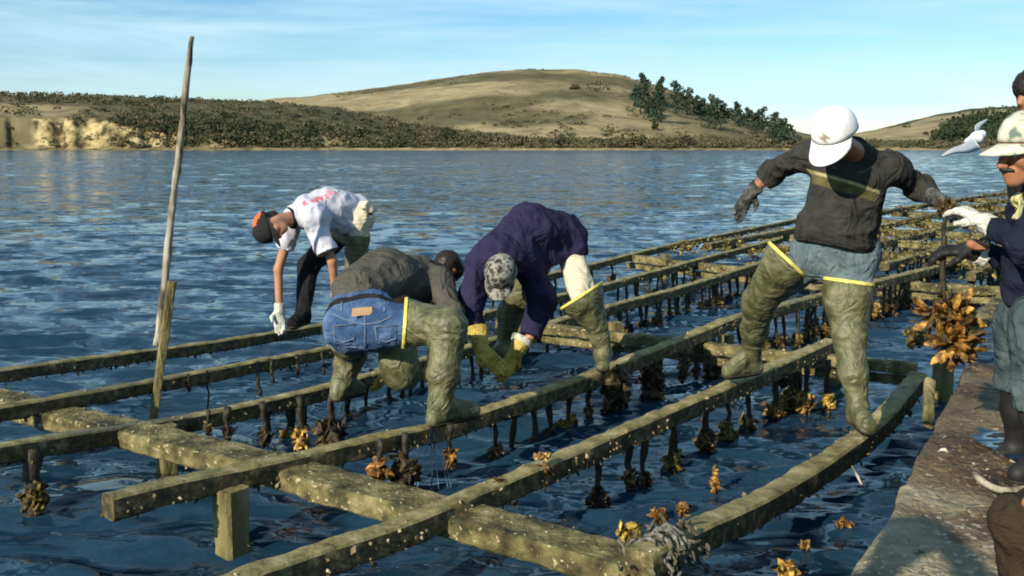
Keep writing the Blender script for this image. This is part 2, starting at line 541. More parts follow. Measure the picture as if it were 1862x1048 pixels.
def mat_water():
    """Dark bay water: capillary ripples as a spread of surface slopes, on top of the modelled waves."""
    m, n, p = new_mat('bay_water')
    p.inputs['Base Color'].default_value = (0.010, 0.032, 0.058, 1)
    p.inputs['Roughness'].default_value = 0.07
    p.inputs['IOR'].default_value = 1.33
    p.inputs['Specular IOR Level'].default_value = 0.5
    geo = n.nodes.new('ShaderNodeNewGeometry')
    mp = n.nodes.new('ShaderNodeMapping')
    mp.inputs['Scale'].default_value = (0.5, 1.0, 1.0)
    mp.inputs['Rotation'].default_value = (0, 0, 0.16)
    n.links.new(geo.outputs['Position'], mp.inputs['Vector'])
    acc = None
    for sc, amp, det in ((14.0, 0.75, 3), (4.5, 1.9, 3), (1.5, 1.2, 3), (0.16, 0.22, 3)):
        t = noise_node(n, mp.outputs['Vector'], sc, det, 0.5, 0.3)
        su = n.nodes.new('ShaderNodeVectorMath')
        su.operation = 'SUBTRACT'
        n.links.new(t.outputs['Color'], su.inputs[0])
        su.inputs[1].default_value = (.5, .5, .5)
        mu = n.nodes.new('ShaderNodeVectorMath')
        mu.operation = 'MULTIPLY_ADD'
        n.links.new(su.outputs[0], mu.inputs[0])
        mu.inputs[1].default_value = (amp * .6, amp, 0)
        if acc is not None:
            n.links.new(acc, mu.inputs[2])
        else:
            n.links.new(geo.outputs['Normal'], mu.inputs[2])
        acc = mu.outputs[0]
    no = n.nodes.new('ShaderNodeVectorMath')
    no.operation = 'NORMALIZE'
    n.links.new(acc, no.inputs[0])
    n.links.new(no.outputs[0], p.inputs['Normal'])
    return m


M['water'] = mat_water()


def mat_hill():
    m, n, p = new_mat('dry_grass_hill')
    geo = n.nodes.new('ShaderNodeNewGeometry')
    a = noise_node(n, geo.outputs['Position'], 0.045, 9, 0.72, 0.6)
    r = ramp_node(n, [(0.34, (0.14, 0.115, 0.068)), (0.44, (0.24, 0.195, 0.105)), (0.54, (0.33, 0.265, 0.14)), (0.68, (0.42, 0.345, 0.20))])
    n.links.new(a.outputs['Fac'], r.inputs['Fac'])
    at = n.nodes.new('ShaderNodeVertexColor')
    at.layer_name = 'tint'
    sp = n.nodes.new('ShaderNodeSeparateColor')
    n.links.new(at.outputs['Color'], sp.inputs['Color'])
    # scrub cover (R), bare earth of the cliff (G)
    s = noise_node(n, geo.outputs['Position'], 0.09, 5, 0.65)
    sr = ramp_node(n, [(0.35, (0.034, 0.038, 0.018)), (0.5, (0.066, 0.065, 0.031)), (0.68, (0.11, 0.10, 0.052))])
    n.links.new(s.outputs['Fac'], sr.inputs['Fac'])
    m1 = n.nodes.new('ShaderNodeMixRGB')
    n.links.new(sp.outputs['Red'], m1.inputs['Fac'])
    n.links.new(r.outputs['Color'], m1.inputs['Color1'])
    n.links.new(sr.outputs['Color'], m1.inputs['Color2'])
    e = noise_node(n, geo.outputs['Position'], 0.22, 5, 0.6)
    er = ramp_node(n, [(0.40, (0.055, 0.05, 0.026)), (0.48, (0.24, 0.185, 0.085)), (0.62, (0.48, 0.39, 0.20))])
    n.links.new(e.outputs['Fac'], er.inputs['Fac'])
    m2 = n.nodes.new('ShaderNodeMixRGB')
    n.links.new(sp.outputs['Green'], m2.inputs['Fac'])
    n.links.new(m1.outputs['Color'], m2.inputs['Color1'])
    n.links.new(er.outputs['Color'], m2.inputs['Color2'])
    n.links.new(m2.outputs['Color'], p.inputs['Base Color'])
    p.inputs['Roughness'].default_value = 0.95
    p.inputs['Specular IOR Level'].default_value = 0.1
    bt = noise_node(n, geo.outputs['Position'], 0.25, 6, 0.6)
    b = n.nodes.new('ShaderNodeBump')
    b.inputs['Strength'].default_value = 0.6
    b.inputs['Distance'].default_value = 1.2
    n.links.new(bt.outputs['Fac'], b.inputs['Height'])
    n.links.new(b.outputs['Normal'], p.inputs['Normal'])
    return m


M['hill'] = mat_hill()

# ------------------------------------------------------------------ water
def build_water():
    rng = np.random.default_rng(5)
    d = [0.9]
    while d[-1] < 460:
        y = d[-1]
        d.append(y + min(max(y * y * 0.00045, 0.014), 0.42 + y * 0.0013))
    d = np.array(d)
    a = np.linspace(-0.62, 0.62, 720)
    D, A = np.meshgrid(d, a, indexing='ij')
    X, Y = A * D, D
    Z = np.zeros_like(X)
    wx = 0.35 * fbm(np.stack([X.ravel() * .5, Y.ravel() * .5, X.ravel() * 0], 1), 2).reshape(X.shape)
    for k in range(27):
        lam = 0.15 * (1.145 ** k)
        th = rng.normal(0.15, 0.42)
        kx, ky = math.sin(th) * 2 * math.pi / lam, math.cos(th) * 2 * math.pi / lam
        amp = 0.0150 * lam ** 0.9 / (1 + (lam / 1.05) ** 2.3)
        ph = rng.random() * 6.28
        s = np.sin(kx * (X + wx) + ky * (Y + wx) + ph)
        fade = np.clip(1.25 - np.minimum(np.maximum(D * D * 0.00045, 0.02), 0.42 + D * 0.0013) * 2.6 / lam, 0, 1) * (1 + 1.1 * np.clip((D - 12) / 90, 0, 1))
        Z += amp * fade * (s + 0.35 * s * s)
    gust = 0.9 + 0.35 * fbm(np.stack([X.ravel() * .13, Y.ravel() * .13, X.ravel() * 0 + 4], 1), 2).reshape(X.shape)
    Z *= gust
    # calmer among the racks on the near side
    calm = 0.7 + 0.3 * np.clip((-0.799 * X + 0.602 * Y - 2.0) / 4.0, 0, 1)
    Z *= calm
    n, m = X.shape
    V = np.stack([X.ravel(), Y.ravel(), Z.ravel()], 1)
    i = np.arange(n - 1)[:, None] * m + np.arange(m - 1)[None, :]
    F = np.stack([i, i + 1, i + m + 1, i + m], -1).reshape(-1, 4)
    o = link('water', V, F, M['water'], None, smooth=True)
    tag(o, 'choppy blue bay water with small wind waves', None, None, 'structure')
    # the rest of the bay, round and behind the camera, and the bed
    R = 1500
    V = [(-R, -R, -0.13), (R, -R, -0.13), (R, 430, -0.13), (-R, 430, -0.13)]
    o = link('outer_water', np.array(V, float), [(0, 1, 2, 3)], M['water'])
    tag(o, 'blue bay water reaching to both sides', None, None, 'structure')


build_water()

# ------------------------------------------------------------------ hills
B_PX = [-500, 0, 100, 200, 350, 480, 600, 680, 760, 850, 960, 1020, 1100, 1300, 1500, 1700, 2400]
B_Y = [173, 173, 176, 179, 184, 189, 199, 214, 229, 238, 250, 256, 258, 258, 260, 262, 263]
C_PX = [-500, 0, 180, 235, 350, 500, 800, 1000, 1400, 2400]
C_Y = [215, 215, 216, 230, 240, 247, 256, 262, 264, 265]
H_PX = [250, 400, 480, 560, 700, 800, 900, 960, 1050, 1130, 1200, 1250, 1330, 1400, 1450, 1500, 1560, 1620, 2400]
H_Y = [205, 193, 187, 180, 165, 150, 136, 132, 133, 143, 163, 182, 206, 226, 242, 255, 263, 270, 270]
F_PX = [1380, 1500, 1590, 1640, 1700, 1760, 1862, 2000, 2400]
F_Y = [270, 254, 238, 226, 211, 201, 195, 188, 200]


def zat(py, Y):
    return np.array([W(931, y, 1.0)[2] - CAMZ for y in np.atleast_1d(py)]) * Y + CAMZ


def smooth01(t):
    t = np.clip(t, 0, 1)
    return t * t * (3 - 2 * t)


def terr(px, Y):
    """Height of the far shore at column px (array) and depth Y (array)."""
    px = np.asarray(px, float)
    Y = np.asarray(Y, float)
    sl = lambda y: (-SP + (CY - y) / FPX * CP) / (CP + (CY - y) / FPX * SP)
    yb = np.interp(px, B_PX, B_Y)
    yc = np.interp(px, C_PX, C_Y)
    yh = np.interp(px, H_PX, H_Y)
    yf = np.interp(px, F_PX, F_Y)
    zc = CAMZ + 414 * sl(yc)
    zb = CAMZ + 530 * sl(yb)
    zh = CAMZ + 800 * sl(yh)
    zf = CAMZ + 1250 * sl(yf)
    gul = 4.5 * np.abs(vnoise(np.stack([px.ravel() * .045, Y.ravel() * 0, px.ravel() * 0], 1)).reshape(px.shape))
    beach = -0.4 + 1.3 * np.clip((Y - 397) / 6, 0, 1)
    z = beach + (zc - 0.9) * smooth01((Y - 402 - gul) / 10)
    t = np.clip((Y - 413) / 117, 0, 1)
    z = z + np.maximum(zb - zc, 0) * np.sin(t * math.pi / 2) ** 0.9
    z = np.where(Y > 530, z - (Y - 530) * 0.03, z)
    th = np.clip((Y - 425) / 375, 0, 1)
    hl = 0.9 + (zh - 0.9) * np.sin(th * math.pi / 2) ** 1.25
    hl = np.where(Y > 800, hl - (Y - 800) * 0.05, hl)
    tf = np.clip((Y - 640) / 610, 0, 1)
    fl = 0.9 + (zf - 0.9) * np.sin(tf * math.pi / 2) ** 1.3
    fl = np.where(Y > 1250, fl - (Y - 1250) * 0.05, fl)
    zz = np.maximum(np.maximum(z, np.where(Y > 425, hl, -5)), np.where(Y > 640, fl, -5))
    return zz, z, hl, fl


def build_hills():
    px = np.arange(-500, 2400, 5.0)
    Y = np.concatenate([np.arange(392, 430, 1.6), np.arange(430, 560, 5), np.arange(560, 860, 9), np.arange(860, 1420, 26)])
    PX, YY = np.meshgrid(px, Y)
    Z, z1, z2, z3 = terr(PX, YY)
    X = (PX - CX) / FPX / (CP + 0.144 * SP) * YY
    P = np.stack([X.ravel() * .03, YY.ravel() * .03, X.ravel() * 0], 1)
    nz = fbm(P, 4).reshape(Z.shape)
    inl = np.clip((YY - 412) / 30, 0, 1)
    Z = Z + nz * (0.25 + 1.1 * inl) * np.where(Z < 0, 0.2, 1)
    V = np.stack([X.ravel(), YY.ravel(), Z.ravel()], 1)
    n, m = Z.shape
    i = np.arange(n - 1)[:, None] * m + np.arange(m - 1)[None, :]
    F = np.stack([i, i + 1, i + m + 1, i + m], -1).reshape(-1, 4)
    col = np.zeros((n, m, 3))
    scr = fbm(np.stack([X.ravel() * .012, YY.ravel() * .02, X.ravel() * 0 + 3], 1), 3).reshape(Z.shape)
    onb = (z1 >= z2 - 0.3)
    leftmeadow = np.exp(-((PX - 60) / 130) ** 2) * np.exp(-((YY - 436) / 20) ** 2)
    r = np.where(onb, 0.95 - 1.2 * leftmeadow, smooth01((scr - 0.25) * 2.5) * 0.8)
    r = np.maximum(r, np.where(~onb, 1.0 * np.exp(-((PX - 1340) / 150) ** 2) * smooth01((700 - YY) / 200) * 0.7, 0))
    r = np.maximum(r, np.where(~onb, np.exp(-((PX - 1050) / 110) ** 2) * np.exp(-((YY - 575) / 30) ** 2) * 0.9, 0))
    col[..., 0] = np.clip(r, 0, 1)
    lowpx = np.clip((PX - 800) / 200, 0, 1)
    bare = smooth01(((vnoise(np.stack([PX.ravel() * .02, YY.ravel() * 0, PX.ravel() * 0 + 9], 1)).reshape(Z.shape)) + np.where(PX < 240, 0.55, -0.05)) * 3)
    col[..., 1] = np.where(YY < 414, np.clip(bare, 0, 1) * (1 - 0.5 * lowpx), 0)
    col[..., 1] = np.where(YY < 403.5, 0.45, col[..., 1])
    o = link('hills', V, F, M['hill'], None, smooth=True, col=col.reshape(-1, 3))
    tag(o, 'dry golden hill and scrubby bluff along the far shore', None, None, 'structure')


build_hills()


def on_terrain(px, py):
    Ys = np.linspace(400, 1250, 850)
    z = terr(np.full(850, px), Ys)[0]
    sl = (z - CAMZ) / Ys
    ty = (ray(px, py)[2] / ray(px, py)[1])
    k = np.argmax(sl >= ty)
    if sl[k] < ty:
        k = int(np.argmax(sl))
    Yd = Ys[k]
    return np.array([(px - CX) / FPX / (CP + 0.144 * SP) * Yd, Yd, z[k]])


def leaf_clumps(cen, rad, n, size, rng, tone, flat_bottom=True):
    """n small leaf-clump triangles and quads in an ellipsoid shell and its inside."""
    V, F, C = [], [], []
    cen = np.asarray(cen, float)
    lob = [unit(rng.normal(size=3)) for _ in range(5)]
    for _ in range(n):
        v = unit(rng.normal(size=3))
        rr = 0.45 + 0.6 * rng.random() ** 0.6
        rr *= 0.8 + 0.3 * max(float(v @ l) for l in lob)
        p = v * rr
        if flat_bottom and p[2] < -0.35:
            p[2] = -0.35 * rng.random()
        p = cen + p * np.array(rad)
        a = unit(rng.normal(size=3))
        b = unit(np.cross(a, rng.normal(size=3)))
        s = size * (0.6 + 0.8 * rng.random())
        k = len(V)
        V += [p - a * s, p + b * s * .7, p + a * s, p - b * s * .7 + np.cross(a, b) * s * .4]
        F.append((k, k + 1, k + 2, k + 3))
        t = np.array(tone) * (0.82 + 0.36 * rng.random())
        C += [t] * 4
    return np.array(V), F, np.array(C)


def build_scrub():
    rng = np.random.default_rng(21)
    mb = MB()
    tones = [(0.05, 0.064, 0.03), (0.09, 0.094, 0.046), (0.12, 0.115, 0.06), (0.15, 0.13, 0.072), (0.17, 0.145, 0.08), (0.075, 0.085, 0.046), (0.13, 0.105, 0.066)]
    cnt = 0
    while cnt < 2600:
        px = rng.uniform(-350, 2100)
        if cnt % 3:
            Y = 405 + 120 * rng.random() ** 1.6
        else:
            Y = 403 + 30 * rng.random()
        z, z1, z2, z3 = [float(v) for v in terr(np.array([px]), np.array([Y]))]
        onb = z1 >= z2 - .4
        if not onb:
            if px < 1000 and rng.random() < 0.9:
                continue
            if 1000 <= px and Y > 480 and rng.random() < 0.5:
                continue
        if px < 215 and Y < 450 and rng.random() < (0.9 if Y > 414 else 0.94):
            continue
        if px > 1500 and rng.random() < 0.6:
            continue
        s = rng.uniform(.7, 2.3) if Y > 425 else rng.uniform(.9, 3.2)
        if 480 > px > 300 and Y < 440:
            s *= 1.25
        x = (px - CX) / FPX / (CP + 0.144 * SP) * Y
        dark = 0 if rng.random() < 0.55 and 280 < px < 760 and Y < 445 else None
        tone = tones[dark if dark is not None else rng.integers(len(tones))]
        V, F, C = leaf_clumps((x, Y, z + s * 0.35), (s * 1.4, s, s * 0.6), 34, 0.32 + s * 0.07, rng, tone)
        mb.V.append(V)
        mb.F += [tuple(i + mb.n for i in f) for f in F]
        mb.C.append(C)
        mb.n += len(V)
        cnt += 1
    # low tussocks and bushes scattered on the golden slope
    cnt = 0
    while cnt < 420:
        px = rng.uniform(560, 1480)
        Y = rng.uniform(450, 800)
        z, z1, z2, z3 = [float(v) for v in terr(np.array([px]), np.array([Y]))]
        if z1 >= z2 or fbm(np.array([[px * .012, Y * .02, 1.0]]), 2)[0] < 0.05:
            continue
        x = (px - CX) / FPX / (CP + 0.144 * SP) * Y
        s = rng.uniform(0.5, 1.5)
        V, F, C = leaf_clumps((x, Y, z + s * 0.2), (s * 1.5, s, s * 0.55), 14, 0.5, rng, [(0.16, 0.13, 0.065), (0.22, 0.18, 0.085), (0.10, 0.09, 0.05)][rng.integers(3)])
        mb.V.append(V)
        mb.F += [tuple(i + mb.n for i in f) for f in F]
        mb.C.append(C)
        mb.n += len(V)
        cnt += 1
    o = link('scrub', np.concatenate(mb.V), mb.F, M['leaf'], None, False, np.concatenate(mb.C))
    tag(o, 'grey green coastal scrub covering the bluff along the far shore', 'scrub', None, 'stuff')
    # wood on the far right hill
    V_, F_, C_ = [], [], []
    k = 0
    for _ in range(560):
        px = rng.uniform(1700, 2150)
        top = np.interp(px, [1700, 1730, 1780, 1862, 2150], [248, 222, 208, 200, 196])
        py = rng.uniform(top + 8, 262)
        p = on_terrain(px, py)
        s = rng.uniform(4, 7.5)
        V, F, C = leaf_clumps(p + np.array([0, 0, s * .5]), (s, s, s * 1.1), 26, 1.5, rng, [(0.028, 0.042, 0.022), (0.038, 0.055, 0.026), (0.05, 0.062, 0.03)][rng.integers(3)])
        V_.append(V)
        F_ += [tuple(i + k for i in f) for f in F]
        C_.append(C)
        k += len(V)
    o = link('far_woods', np.concatenate(V_), F_, M['leaf'], None, False, np.concatenate(C_))
    tag(o, 'dark green wood on the far right hill behind the flying gull', 'woods', None, 'stuff')


build_scrub()


def build_trees():
    rng = np.random.default_rng(33)
    spec = [(1168, 188, 135, .8), (1197, 192, 142, .75), (1163, 207, 158, 1.4), (1196, 226, 170, 1.2), (1226, 204, 151, 1.25), (1246, 214, 163, 1.2), (1265, 206, 174, 1.1), (1290, 220, 174, 1.3),
            (1297, 238, 184, 1.2), (1316, 222, 190, 1.2), (1336, 218, 187, 1.25), (1357, 228, 197, 1.3), (1384, 230, 196, 1.25), (1374, 240, 207, 1.25), (1405, 244, 206, 1.3), (1426, 266, 218, 1.35), (1412, 258, 219, 1.3), (1275, 215, 180, 1.2), (1345, 232, 200, 1.2), (1185, 212, 178, 1.2)]
    labels = {0: 'tallest slender pine, topmost of the trees on the golden hill', 1: 'narrow dark pine just right of the tallest pine on the hill', 15: 'broad dark tree at the foot of the hill, last of the pine row'}
    for i, (px, by, ty, wd) in enumerate(spec):
        b = on_terrain(px, by)
        h = (by - ty) / FPX * b[1]
        r = h * 0.28 * wd
        lab = labels.get(i, ordinal(i + 1) + ' dark green pine down the golden hill, counted from the tallest')
        t = thing('pine_tree', lab, 'tree', b, 'pines on the right slope of the golden hill')
        V, F = tube([b - np.array([0, 0, 1]), b + np.array([rng.normal() * .3, 0, h * .5]), b + np.array([0, 0, h * .95])], [h * .03, h * .02, h * .004], 6)
        link('trunk', V, F, M['bark'], t)
        V_, F_, C_ = [], [], []
        k = 0
        for j in range(7):
            f = (j + 0.5) / 7
            rr = r * (1.15 - 0.85 * f ** 1.4) * (0.8 + 0.4 * rng.random())
            c = b + np.array([rng.normal() * r * .28, rng.normal() * r * .28, h * (0.14 + 0.82 * f)])
            V, F, C = leaf_clumps(c, (rr, rr, h * .13), 80, h * .024 + .3, rng, (0.042, 0.066, 0.04), False)
            V_.append(V)
            F_ += [tuple(q + k for q in f_) for f_ in F]
            C_.append(C)
            k += len(V)
        link('crown', np.concatenate(V_), F_, M['leaf'], t, False, np.concatenate(C_))
    shr = [(818, 258, 232, 15, (0.03, 0.042, 0.022), 'round dark bush on the shore below the golden hill'),
           (1246, 268, 248, 20, (0.06, 0.05, 0.028), 'brownish shore bush left of the white capped man'),
           (1085, 170, 148, 26, (0.05, 0.05, 0.03), 'low dark thicket near the crest of the golden hill'),
           (1045, 164, 154, 9, (0.05, 0.05, 0.03), 'small bush left of the thicket near the hill crest'),
           (1150, 268, 240, 24, (0.07, 0.075, 0.03), 'light green bushes on the shore below the pines'),
           (1024, 268, 250, 14, (0.03, 0.035, 0.02), 'dark shrub on the shoreline below the bare slope'),
           (1190, 240, 220, 6, (0.04, 0.045, 0.025), 'small upright shrub on the slope under the pines'),
           (1646, 235, 223, 8, (0.04, 0.05, 0.03), 'lone bush on the skyline of the far right hill'),
           (1682, 246, 240, 5, (0.05, 0.055, 0.03), 'upper of two small bushes on the far right slope'),
           (1676, 262, 254, 5, (0.05, 0.055, 0.03), 'lower of two small bushes on the far right slope')]
    for px, by, ty, hw, tone, lab in shr:
        b = on_terrain(px, by)
        s = b[1] / FPX
        t = thing('shrub', lab, 'shrub', b)
        h = (by - ty) * s
        V, F, C = leaf_clumps(b + np.array([0, 0, h * .45]), (hw * s, hw * s * .7, h * .6), 130, 0.55, rng, tone)
        link('foliage', V, F, M['leaf'], t, False, C)
        V, F = tube([b - np.array([0, 0, .6]), b + np.array([0, 0, h * .5])], [.25, .12], 5)
        link('stem', V, F, M['bark'], t)


build_trees()

# ------------------------------------------------------------------ the oyster racks
def shell(c, ax, L, w, rng, curl=0.25, n=6, m=4):
    """One elongated oyster: a flattened, curved, ruffled teardrop."""
    ax = unit(ax)
    sx = unit(np.cross(ax, rng.normal(size=3)))
    sy = np.cross(ax, sx)
    prof = [0.25, 0.8, 1.0, 0.72, 0.2] if m == 4 else [0.25, 0.62, 0.9, 1.0, 0.95, 0.7, 0.2]
    V, F = [], []
    k = len(prof)
    for i, r in enumerate(prof):
        f = i / (k - 1)
        p = c + ax * L * f + sy * curl * L * f * f * 0.6
        for j in range(n):
            th = 2 * math.pi * j / n
            q = 1 + rng.normal() * .10
            V.append(p + sx * math.cos(th) * w * r * q + sy * math.sin(th) * w * .42 * r * q)
    for i in range(k - 1):
        for j in range(n):
            F.append((i * n + j, i * n + (j + 1) % n, (i + 1) * n + (j + 1) % n, (i + 1) * n + j))
    F.append(tuple(reversed(range(n))))
    F.append(tuple(range((k - 1) * n, k * n)))
    return V, F


DV = np.array([0.602, 0.799, 0.0])           # along the rails
NV = np.array([-0.799, 0.602, 0.0])          # across, towards the open water
ZR = 0.42


def sn(s, n, z=ZR):
    return DV * s + NV * n + np.array([0, 0, z])


def rail_pts(pxs):
    a, b = G(*pxs[0]), G(*pxs[-1])
    out = [a]
    dr = b - a
    nn = np.array([-dr[1], dr[0], 0])
    for p in pxs[1:-1]:
        r = ray(*p)
        o = np.array([0, 0, CAMZ])
        t = ((a - o) @ nn) / (r @ nn)
        q = o + r * t
        q[2] = min(max(q[2], ZR - 0.16), ZR + 0.08)
        out.append(q)
    out.append(b)
    return out


def barnacles(P, X, Z, w, h, per_m, seed, parent, name='barnacles', top_share=0.12):
    rng = np.random.default_rng(seed)
    n = len(P)
    L = np.linalg.norm(np.diff(P, axis=0), axis=1).sum()
    mb = MB()
    dens = rng.random(40) ** 1.6 * 1.25
    for _ in range(int(L * per_m)):
        f = rng.random()
        if dens[int(f * 39.9)] < rng.random():
            continue
        i = int(f * (n - 1))
        q = rng.random()
        if q < top_share:
            c = P[i] + X[i] * rng.uniform(-w / 2, w / 2)
        elif q < 0.72:
            c = P[i] + X[i] * (w / 2) - Z[i] * h * rng.beta(2.2, 1.3)
        elif q < 0.85:
            c = P[i] - X[i] * (w / 2) - Z[i] * rng.random() * h
        else:
            c = P[i] + X[i] * rng.uniform(-w / 2, w / 2) - Z[i] * h
        s = rng.uniform(.004, .011) * (1.5 if rng.random() < .1 else 1)
        a = unit(rng.normal(size=3))
        b = unit(np.cross(a, rng.normal(size=3)))
        d = np.cross(a, b)
        V = [c + a * s * 1.5, c + b * s, c - a * s * 1.4, c - b * s, c + d * s * .8, c - d * s * .8]
        mb.add(V, [(0, 1, 4), (1, 2, 4), (2, 3, 4), (3, 0, 4), (1, 0, 5), (2, 1, 5), (3, 2, 5), (0, 3, 5)])
    if mb.n:
        mb.build(name, M['barnacle'], parent, kind='stuff')


RAILS = {}


def fringe(P, X, Z, w, h, per_m, seed, parent):
    rng = np.random.default_rng(seed)
    L = np.linalg.norm(np.diff(P, axis=0), axis=1).sum()
    mb = MB()
    dens = rng.random(30) ** 1.3
    for _ in range(int(L * per_m)):
        f = rng.random()
        if dens[int(f * 29.9)] < rng.random():
            continue
        i = int(f * (len(P) - 1))
        c = P[i] + X[i] * rng.uniform(-w * .5, w * .55) - Z[i] * h * rng.uniform(.75, 1.05)
        V, F = shell(c, rng.normal(size=3) + np.array([0, 0, -.9]), rng.uniform(.015, .045), rng.uniform(.006, .012), rng, n=4)
        mb.add(V, F, np.array([(.2, .19, .15), (.35, .33, .22), (.6, .5, .3), (.15, .13, .1)][rng.integers(4)]))
    mb.build('growth_fringe', M['oyster'], parent, color=True, kind='stuff')



def rail(key, pts, label, w=0.095, h=0.095, seed=1, barn=60):
    V, F, P, X, Z = timber(pts, w, h, 0.03, 0.010, seed)
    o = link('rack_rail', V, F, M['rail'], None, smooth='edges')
    tag(o, label, 'timber rail', 'long rails of the oyster racks')
    RAILS[key] = (P, X, Z)
    if barn:
        barnacles(P, X, Z, w, h, barn, seed + 50, o)
        fringe(P, X, Z, w, h, 130, seed + 90, o)
    return o


rail('r1', rail_pts([(-80, 686), (0, 671), (280, 634), (387, 621), (489, 604), (559, 594), (830, 535), (1069, 481), (1172, 455), (1240, 439), (1300, 428), (1420, 404), (1560, 372)]),
     'outermost muddy rail beside the open water, under the orange capped man', 0.085, 0.085, 1, 40)
rail('r2', rail_pts([(-80, 752), (0, 738), (280, 690), (419, 664), (605, 630), (1093, 518), (1174, 496), (1269, 471), (1420, 432)]),
     'second muddy rail in from the open water, passing behind the jeans man', 0.085, 0.085, 2, 50)
rail('r3', rail_pts([(-80, 818), (0, 806), (280, 765), (419, 741), (596, 713), (1139, 546), (1212, 528), (1300, 502), (1400, 470), (1500, 443)]),
     'third muddy rail from open water, holding the left boot of the jeans man', 0.09, 0.095, 3, 60)
rail('r4', rail_pts([(196, 902), (330, 868), (470, 842), (650, 798), (800, 768), (1060, 683), (1180, 636), (1330, 576), (1500, 532), (1700, 483)]),
     'rail with a sawn free end at left, fleece man standing on it', 0.10, 0.10, 4, 70)
rail('r5', rail_pts([(330, 1082), (540, 1007), (730, 948), (844, 898), (1034, 822), (1239, 733), (1400, 666), (1510, 616)]),
     'long rail crossing the lower middle with pale shells scattered on it', 0.10, 0.105, 5, 110)
rail('r6', rail_pts([(1165, 1005), (1237, 963), (1392, 895), (1509, 822), (1587, 772), (1668, 676)]),
     'nearest curved rail, with the white capped man standing on it', 0.115, 0.115, 6, 60)


def beam(pts, label, seed, w=0.2, h=0.13, lower=True, barn=40):
    t = thing('cross_beam', label, 'cross beam', (pts[0] + pts[-1]) / 2 * np.array([1, 1, 0]), 'cross beams carrying the rails')
    V, F, P, X, Z = timber(pts, w, h, 0.03, 0.014, seed, 0.12)
    link('upper_plank', V, F, M['beam'], t, smooth='edges')
    if barn:
        barnacles(P, X, Z, w, h, barn, seed + 70, t, 'barnacles', 0.45)
    if lower:
        off = np.array([0, 0, -h - 0.025]) + np.array([0.05, 0.09, 0]) * 0.5
        V, F, P, X, Z = timber([p + off for p in pts], w * .7, h * .8, 0.06, 0.010, seed + 1, 0.15)
        link('lower_plank', V, F, M['beam'], t, smooth='edges')
    return t


zb = 0.325
beam([G(-90, 693, zb), G(300, 790, zb), G(700, 890, zb), G(1010, 970, zb), G(1190, 1022, zb)], 'broad silty cross beam in front, running under five rails', 11, 0.22, 0.10, False, 70)
beam([G(905, 580, zb), G(1143, 606, zb), G(1345, 631, zb), G(1668, 660, zb)], 'middle cross beam of stacked planks behind the white capped man', 12, 0.10, 0.085)
beam([G(1140, 462, zb), G(1270, 478, zb), G(1400, 490, zb), G(1590, 508, zb), G(1850, 524, zb)], 'far cross beam of stacked planks level with the jeans of the white capped man', 13, 0.11, 0.10)


def post(base, ztop, label, w=0.10, seed=1, zb_=-0.5, lean=(0, 0), rot=0.65, name='rack_post', matk='post'):
    a = np.array([base[0], base[1], zb_])
    b = np.array([base[0] + lean[0], base[1] + lean[1], ztop])
    up = (math.cos(rot), math.sin(rot), 0)
    V, F, P, X, Z = timber([a + np.array(up) * w / 2, b + np.array(up) * w / 2], w, w, 0.05, 0.006, seed, 0.12, up)
    o = link(name, V, F, M[matk], None, smooth='edges')
    tag(o, label, 'post', 'posts under the racks' if name == 'rack_post' else None)
    return o, P, X, Z


p = G(404, 893, 0.32)
o, P, X, Z = post(p + np.array([0.02, 0.05, 0]), 0.318, 'square mossy post standing under the free end rail', 0.125, 21, rot=-2.2)
barnacles(P, X, Z, 0.125, 0.125, 60, 5, o)
post(G(268, 800, 0.25) + np.array([0.06, 0.12, 0]), 0.30, 'dark post under the third rail at the front cross beam', 0.10, 22)
post(G(86, 748, 0.25) + np.array([0.06, 0.12, 0]), 0.30, 'dark post under the second rail at the front cross beam', 0.10, 23)
post(sn(12.25, 6.55), 0.36, 'corner post under the outermost rail at the far cross beam', 0.11, 24)
post(sn(12.25, 5.30), 0.33, 'post under the second rail at the far cross beam', 0.11, 25)
post(sn(12.25, 4.55), 0.33, 'post under the third rail at the far cross beam', 0.11, 26)
post(sn(7.55, 3.45), 0.30, 'post under the middle cross beam below the fleece man rail', 0.11, 27)
post(sn(7.5, 4.5), 0.30, 'post under the middle cross beam behind the fleece man boot', 0.11, 28)
post(sn(7.6, 1.75), 0.30, 'post at the near end of the middle cross beam', 0.12, 29)
post(sn(7.55, 2.55), 0.30, 'post under the middle cross beam between the legs of the white capped man', 0.11, 30)

# the tall marker pole and the board it leans against
mp0, mp1 = W(286, 628, 6.9), W(349, 66, 6.75)
pts = [mp0 + (mp1 - mp0) * f + np.array([0.004 * math.sin(f * 11), 0, 0]) * (1 if 0 < f < 1 else 0) for f in np.linspace(0, 1, 53)]
V, F = tube(pts, list(np.interp(np.linspace(0, 13, 53), range(14), [.029, .028, .029, .026, .028, .024, .026, .021, .024, .025, .019, .022, .020, .013])), 11)
nz = fbm(V * np.array([26, 26, 9]), 3)
V[:, :2] += (nz * 0.005)[:, None]
o = link('marker_pole', V, F, M['pole'], None, smooth=True)
tag(o, 'tall weathered driftwood pole rising above the skyline, splintered and pale', 'pole')
b0, b1 = W(278, 768, 6.15), W(314, 512, 6.25)
dz = (b1 - b0) / (b1[2] - b0[2])
b00 = b0 + dz * (-0.5 - b0[2])
up = np.array([0.5, -0.86, 0])
V, F, P, X, Z = timber([b00, b1], 0.052, 0.035, 0.05, 0.004, 33, 0.15, tuple(up))
o = link('pole_board', V, F, M['post'], None, smooth='edges')
tag(o, 'short mossy board standing beside the foot of the tall pole', 'board')

